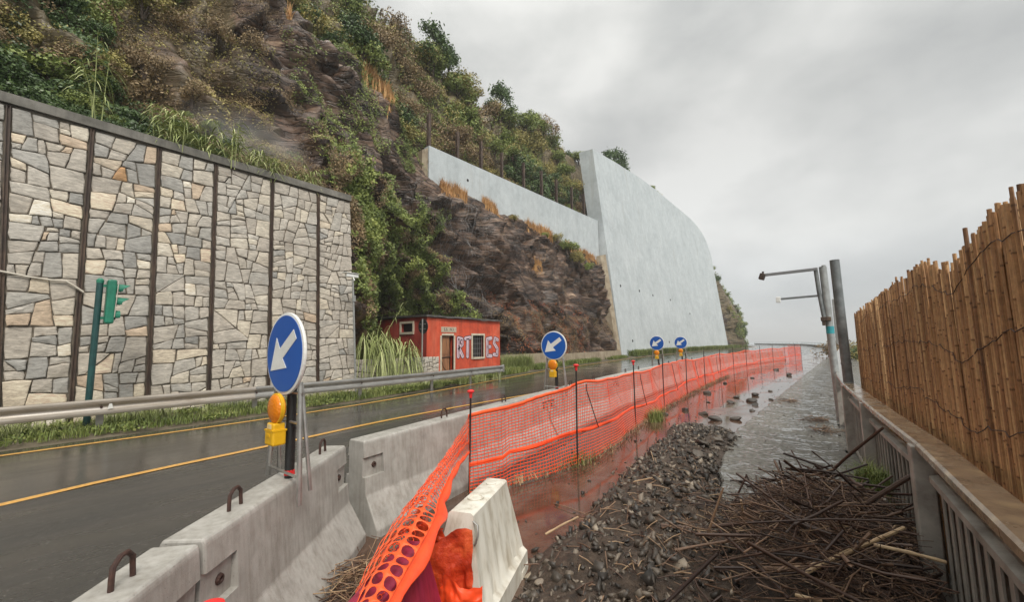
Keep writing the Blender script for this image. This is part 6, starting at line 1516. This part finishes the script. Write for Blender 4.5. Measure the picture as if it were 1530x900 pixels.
# far bushes beyond the railing
for k, (x, y, s, kd, lb) in enumerate([(.9, 50, 2.0, 'brown', 'grey leafless shrub by the far bend, left of the poles'), (1.9, 46, 1.9, 'olive', 'olive shrub behind the arm poles by the far kerb'), (2.4, 38, 1.5, 'olive', 'shrub seen between the grey pole and the bamboo'), (2.6, 30, 1.1, 'brown', 'dry shrub just left of the bamboo screen edge'), (1.3, 40, 1.0, 'dark', 'low dark shrub at the foot of the far railing')]):
    put_shrub(kd, k % 3, (x-.9 if k == 0 else x, y, .5), s, lb, name='shrub')
# giant reeds on top of the stone wall and the cane bush by the hut
def reed(loc, H_, label, nst=5, nl=14, leaf=.55, droop=1.0, seed=0, spread=.25, kind='reed', bend=(0, 0)):
    r_ = random.Random(seed); t = thing('giant_reed', loc, label, 'reed'); st = MB(); V = []; F = []; T = []
    for s_ in range(nst):
        a = r_.random()*6.28; bx, by = math.cos(a)*spread*r_.random(), math.sin(a)*spread*r_.random(); h_ = H_*r_.uniform(.65, 1); tx, ty = bx+math.cos(a)*.25*h_*r_.random()+bend[0]*h_, by+math.sin(a)*.25*h_*r_.random()+bend[1]*h_
        P_ = [(bx+(tx-bx)*u**1.6, by+(ty-by)*u**1.6, h_*u) for u in (0, .25, .5, .75, 1)]; st.tube(P_, [.012, .011, .009, .006, .002], 5)
        for q in range(nl):
            u = .25+.75*q/nl; i = u*4; k = min(3, int(i)); w = i-k; base = np.array(P_[k])*(1-w)+np.array(P_[k+1])*w; b_ = r_.random()*6.28; L = leaf*r_.uniform(.7, 1.2); d = np.array([math.cos(b_), math.sin(b_), 0]); sd_ = np.array([-d[1], d[0], 0])*.021*r_.uniform(.7, 1.2); n0 = len(V)
            for j in range(6):
                v = j/5; p = base+d*L*(v*.85)+np.array([0, 0, L*(.55*v-droop*.95*v*v)]); wd = (1-v)**.7*(1 if v > 0 else .6); V += [p-sd_*wd, p+sd_*wd]
            F += [(n0+2*j, n0+2*j+1, n0+2*j+3, n0+2*j+2) for j in range(5)]; T += [r_.uniform(.2, 1)]*12
    st.build('stalks', M['leaf_reed'], t, world=False); set_tint(t.children[0].data if t.children else bpy.data.meshes[-1], .7)
    link('reed_leaves', np_mesh('reed_leaves', np.array(V), np.array(F), M['leaf_'+kind], np.array(T)), None, t, False); return t
for k, (y, z, H_, lb) in enumerate([(.95, 7.2, 1.5, 'tall thin reed sticking up left above the stone wall'), (2.15, 7.0, 1.15, 'upright pale reed clump over the third wall panel'), (2.55, 6.95, .95, 'spreading reed right beside the upright clump'), (3.15, 6.9, .9, 'drooping reed over the middle of the wall top'),
        (3.75, 6.9, 1.35, 'large bright reed clump where the mist hangs'), (4.35, 6.85, 1.0, 'reed clump right of the bright one'), (4.9, 6.85, .8, 'low reed near the right part of the wall top'), (6.2, 6.8, .9, 'last thin reed before the wall end')]):
    reed((-13.35-.2*(k % 2), y, z-.15), H_*1.35, lb, 7 if k else 4, 14, .62 if k else .7, 1.1, k+3)
for k, (y, x, z, H_, lf, lb) in enumerate([(8.6, -13.7, 1.0, 1.7, .95, 'big drooping cane bush covering the low stone wall, left part'), (9.3, -13.75, .95, 1.5, 1.0, 'middle of the drooping cane bush over the low stone wall'), (9.9, -13.7, .9, 1.3, .9, 'right part of the cane bush next to the red hut wall')]):
    reed((x, y, z-.25), H_, lb, 15, 20, lf, 2.7, 30+k, .65)
reed((-13.9, 8.9, 1.0), 2.7, 'two long arching canes leaning right above the cane bush', 2, 12, .5, 1.2, 55, .2, 'reed', (0, .35))
# verge grass
def verge_pts(n, y0, y1, x0f, x1f, z=.05, thr=.35, s=1.6):
    y = rng.uniform(y0, y1, n); u = rng.random(n); x = x0f(y)*(1-u)+x1f(y)*u; P_ = np.stack([x, y, np.full(n, z)], 1); return P_[nz(P_, s, 70) > thr]
l1v = np.vectorize(l1x)
blades('verge_grass', verge_pts(26000, -6, 15, lambda y: l1v(y)-.55, lambda y: np.full(len(y), -12.7), .04, .36), .16, .006, 'grass', 'rough green grass and weeds under the crash barrier', 'grass', .6)
blades('verge_grass_tufts', verge_pts(9000, -3, 14, lambda y: np.full(len(y), -11.5), lambda y: np.full(len(y), -12.7), .04, .52, 1.1), .34, .005, 'reed', 'taller pale grass tufts behind the crash barrier', 'grass', .8)
P_ = verge_pts(16000, -6, 14, lambda y: l1v(y)-.5, lambda y: np.full(len(y), -12.6), .06, .48, 1.3); P_[:, 2] += rng.random(len(P_))*.10; V, F, T = leaves(P_, .02+.02*rng.random(len(P_)), None, 1, .7)
tag(link('verge_weeds', np_mesh('verge_weeds', V, F, M['leaf_grass'], T), None), 'broad leaved green weeds along the road edge', 'weeds', kind='stuff')
blades('far_verge_grass', verge_pts(26000, 15, 41, lambda y: l1v(y)-.6, lambda y: l1v(y)-2.6, .05, .46, .8), .28, .012, 'grass', 'grass strip between the road and the tan wall', 'grass', .6)
blades('wall_foot_grass', verge_pts(30000, 41, 112, lambda y: l1v(y)-.6, lambda y: np.full(len(y), -18.2), .1, .40, .5), .6, .03, 'grass', 'yellowish grass along the foot of the tall pale wall', 'grass', .6)
blades('tall_verge_grass', verge_pts(2500, 17.5, 20.5, lambda y: np.full(len(y), -14.6), lambda y: np.full(len(y), -15.1), .05, .2), .8, .012, 'reed', 'tall pale grass at the corner right of the red hut', 'grass', .4)
# tufts in the lane
for k, (x, y, n_, L, lb) in enumerate([(-2.86, 4.98, 120, .16, 'tiny grass tuft at the foot of the second net rod'), (-3.05, 8.6, 420, .22, 'grass tuft growing at the net edge before the fourth rod')]):
    C = np.stack([x+rng.normal(size=n_)*.07, y+rng.normal(size=n_)*.14, np.full(n_, .01)], 1); blades('grass_tuft', C, L, .004, 'grass', lb, 'grass tuft', .9)
# moss clump on the driftwood
C = np.stack([.18+rng.normal(size=900)*.06, 4.75+rng.normal(size=900)*.14, .34+rng.random(900)*.12], 1); blades('mossy_clump', C, .12, .0025, 'grass', 'bright green mossy grass clump washed against the railing', 'grass clump', 1.2)
# debris line at the net foot
n = 2600; s_ = rng.random(n)*18; i = (s_/.05).astype(int); i = np.minimum(i, len(NP)-1); C = np.stack([NP[i, 0]+.05+rng.normal(size=n)*.05, NP[i, 1]+rng.normal(size=n)*.02, np.full(n, .01)+rng.random(n)*.05], 1)
blades('net_foot_litter', C, .07, .004, 'brown', 'muddy straw caught along the foot of the orange net', 'litter', 1.5)
ms = MB().lathe([(.1, -1.0), (.5, -.85), (.85, -.5), (1., 0), (.85, .5), (.5, .85), (.1, 1.0)], 16, 'z').build('mist', None, smooth=True); ms.location = (-14.9, 4.6, 8.3); ms.scale = (1.0, 2.3, 1.5)
mm_ = bpy.data.materials.new('thin_mist'); mm_.use_nodes = True; q_ = mm_.node_tree; q_.nodes.clear(); mv = q_.nodes.new('ShaderNodeVolumePrincipled'); mv.inputs['Color'].default_value = (.95, .95, .95, 1); mo = q_.nodes.new('ShaderNodeOutputMaterial')
cc_ = N(q_, 'ShaderNodeTexCoord').outputs['Object']; ln_ = N(q_, 'ShaderNodeVectorMath', operation='LENGTH'); q_.links.new(cc_, ln_.inputs[0]); fo = ramp(q_, ln_.outputs['Value'], [(.2, 1.), (.95, 0.)]); fn_ = ramp(q_, noise(q_, cc_, 1.7, 4), [(.4, .15), (.65, 1.)])
ml = N(q_, 'ShaderNodeMath', operation='MULTIPLY'); q_.links.new(fo, ml.inputs[0]); q_.links.new(fn_, ml.inputs[1]); m2_ = N(q_, 'ShaderNodeMath', operation='MULTIPLY'); q_.links.new(ml.outputs[0], m2_.inputs[0]); m2_.inputs[1].default_value = .7; q_.links.new(m2_.outputs[0], mv.inputs['Density']); q_.links.new(mv.outputs[0], mo.inputs['Volume'])
ms.data.materials.append(mm_); tag(ms, 'thin drifting mist over the reeds on the wall top', 'mist', kind='stuff')
hz = MB().box((0, 0, 24), (12100, 12100, 66)).build('haze', None); hm = bpy.data.materials.new('haze_air'); hm.use_nodes = True; ht = hm.node_tree; ht.nodes.clear()
hv = ht.nodes.new('ShaderNodeVolumePrincipled'); hv.inputs['Density'].default_value = .0009; hv.inputs['Color'].default_value = (.93, .95, .97, 1); ho = ht.nodes.new('ShaderNodeOutputMaterial'); ht.links.new(hv.outputs[0], ho.inputs['Volume'])
hz.data.materials.append(hm); tag(hz, kind='stuff')
print('shrubs', cnt_s, 'objects', len(bpy.data.objects))
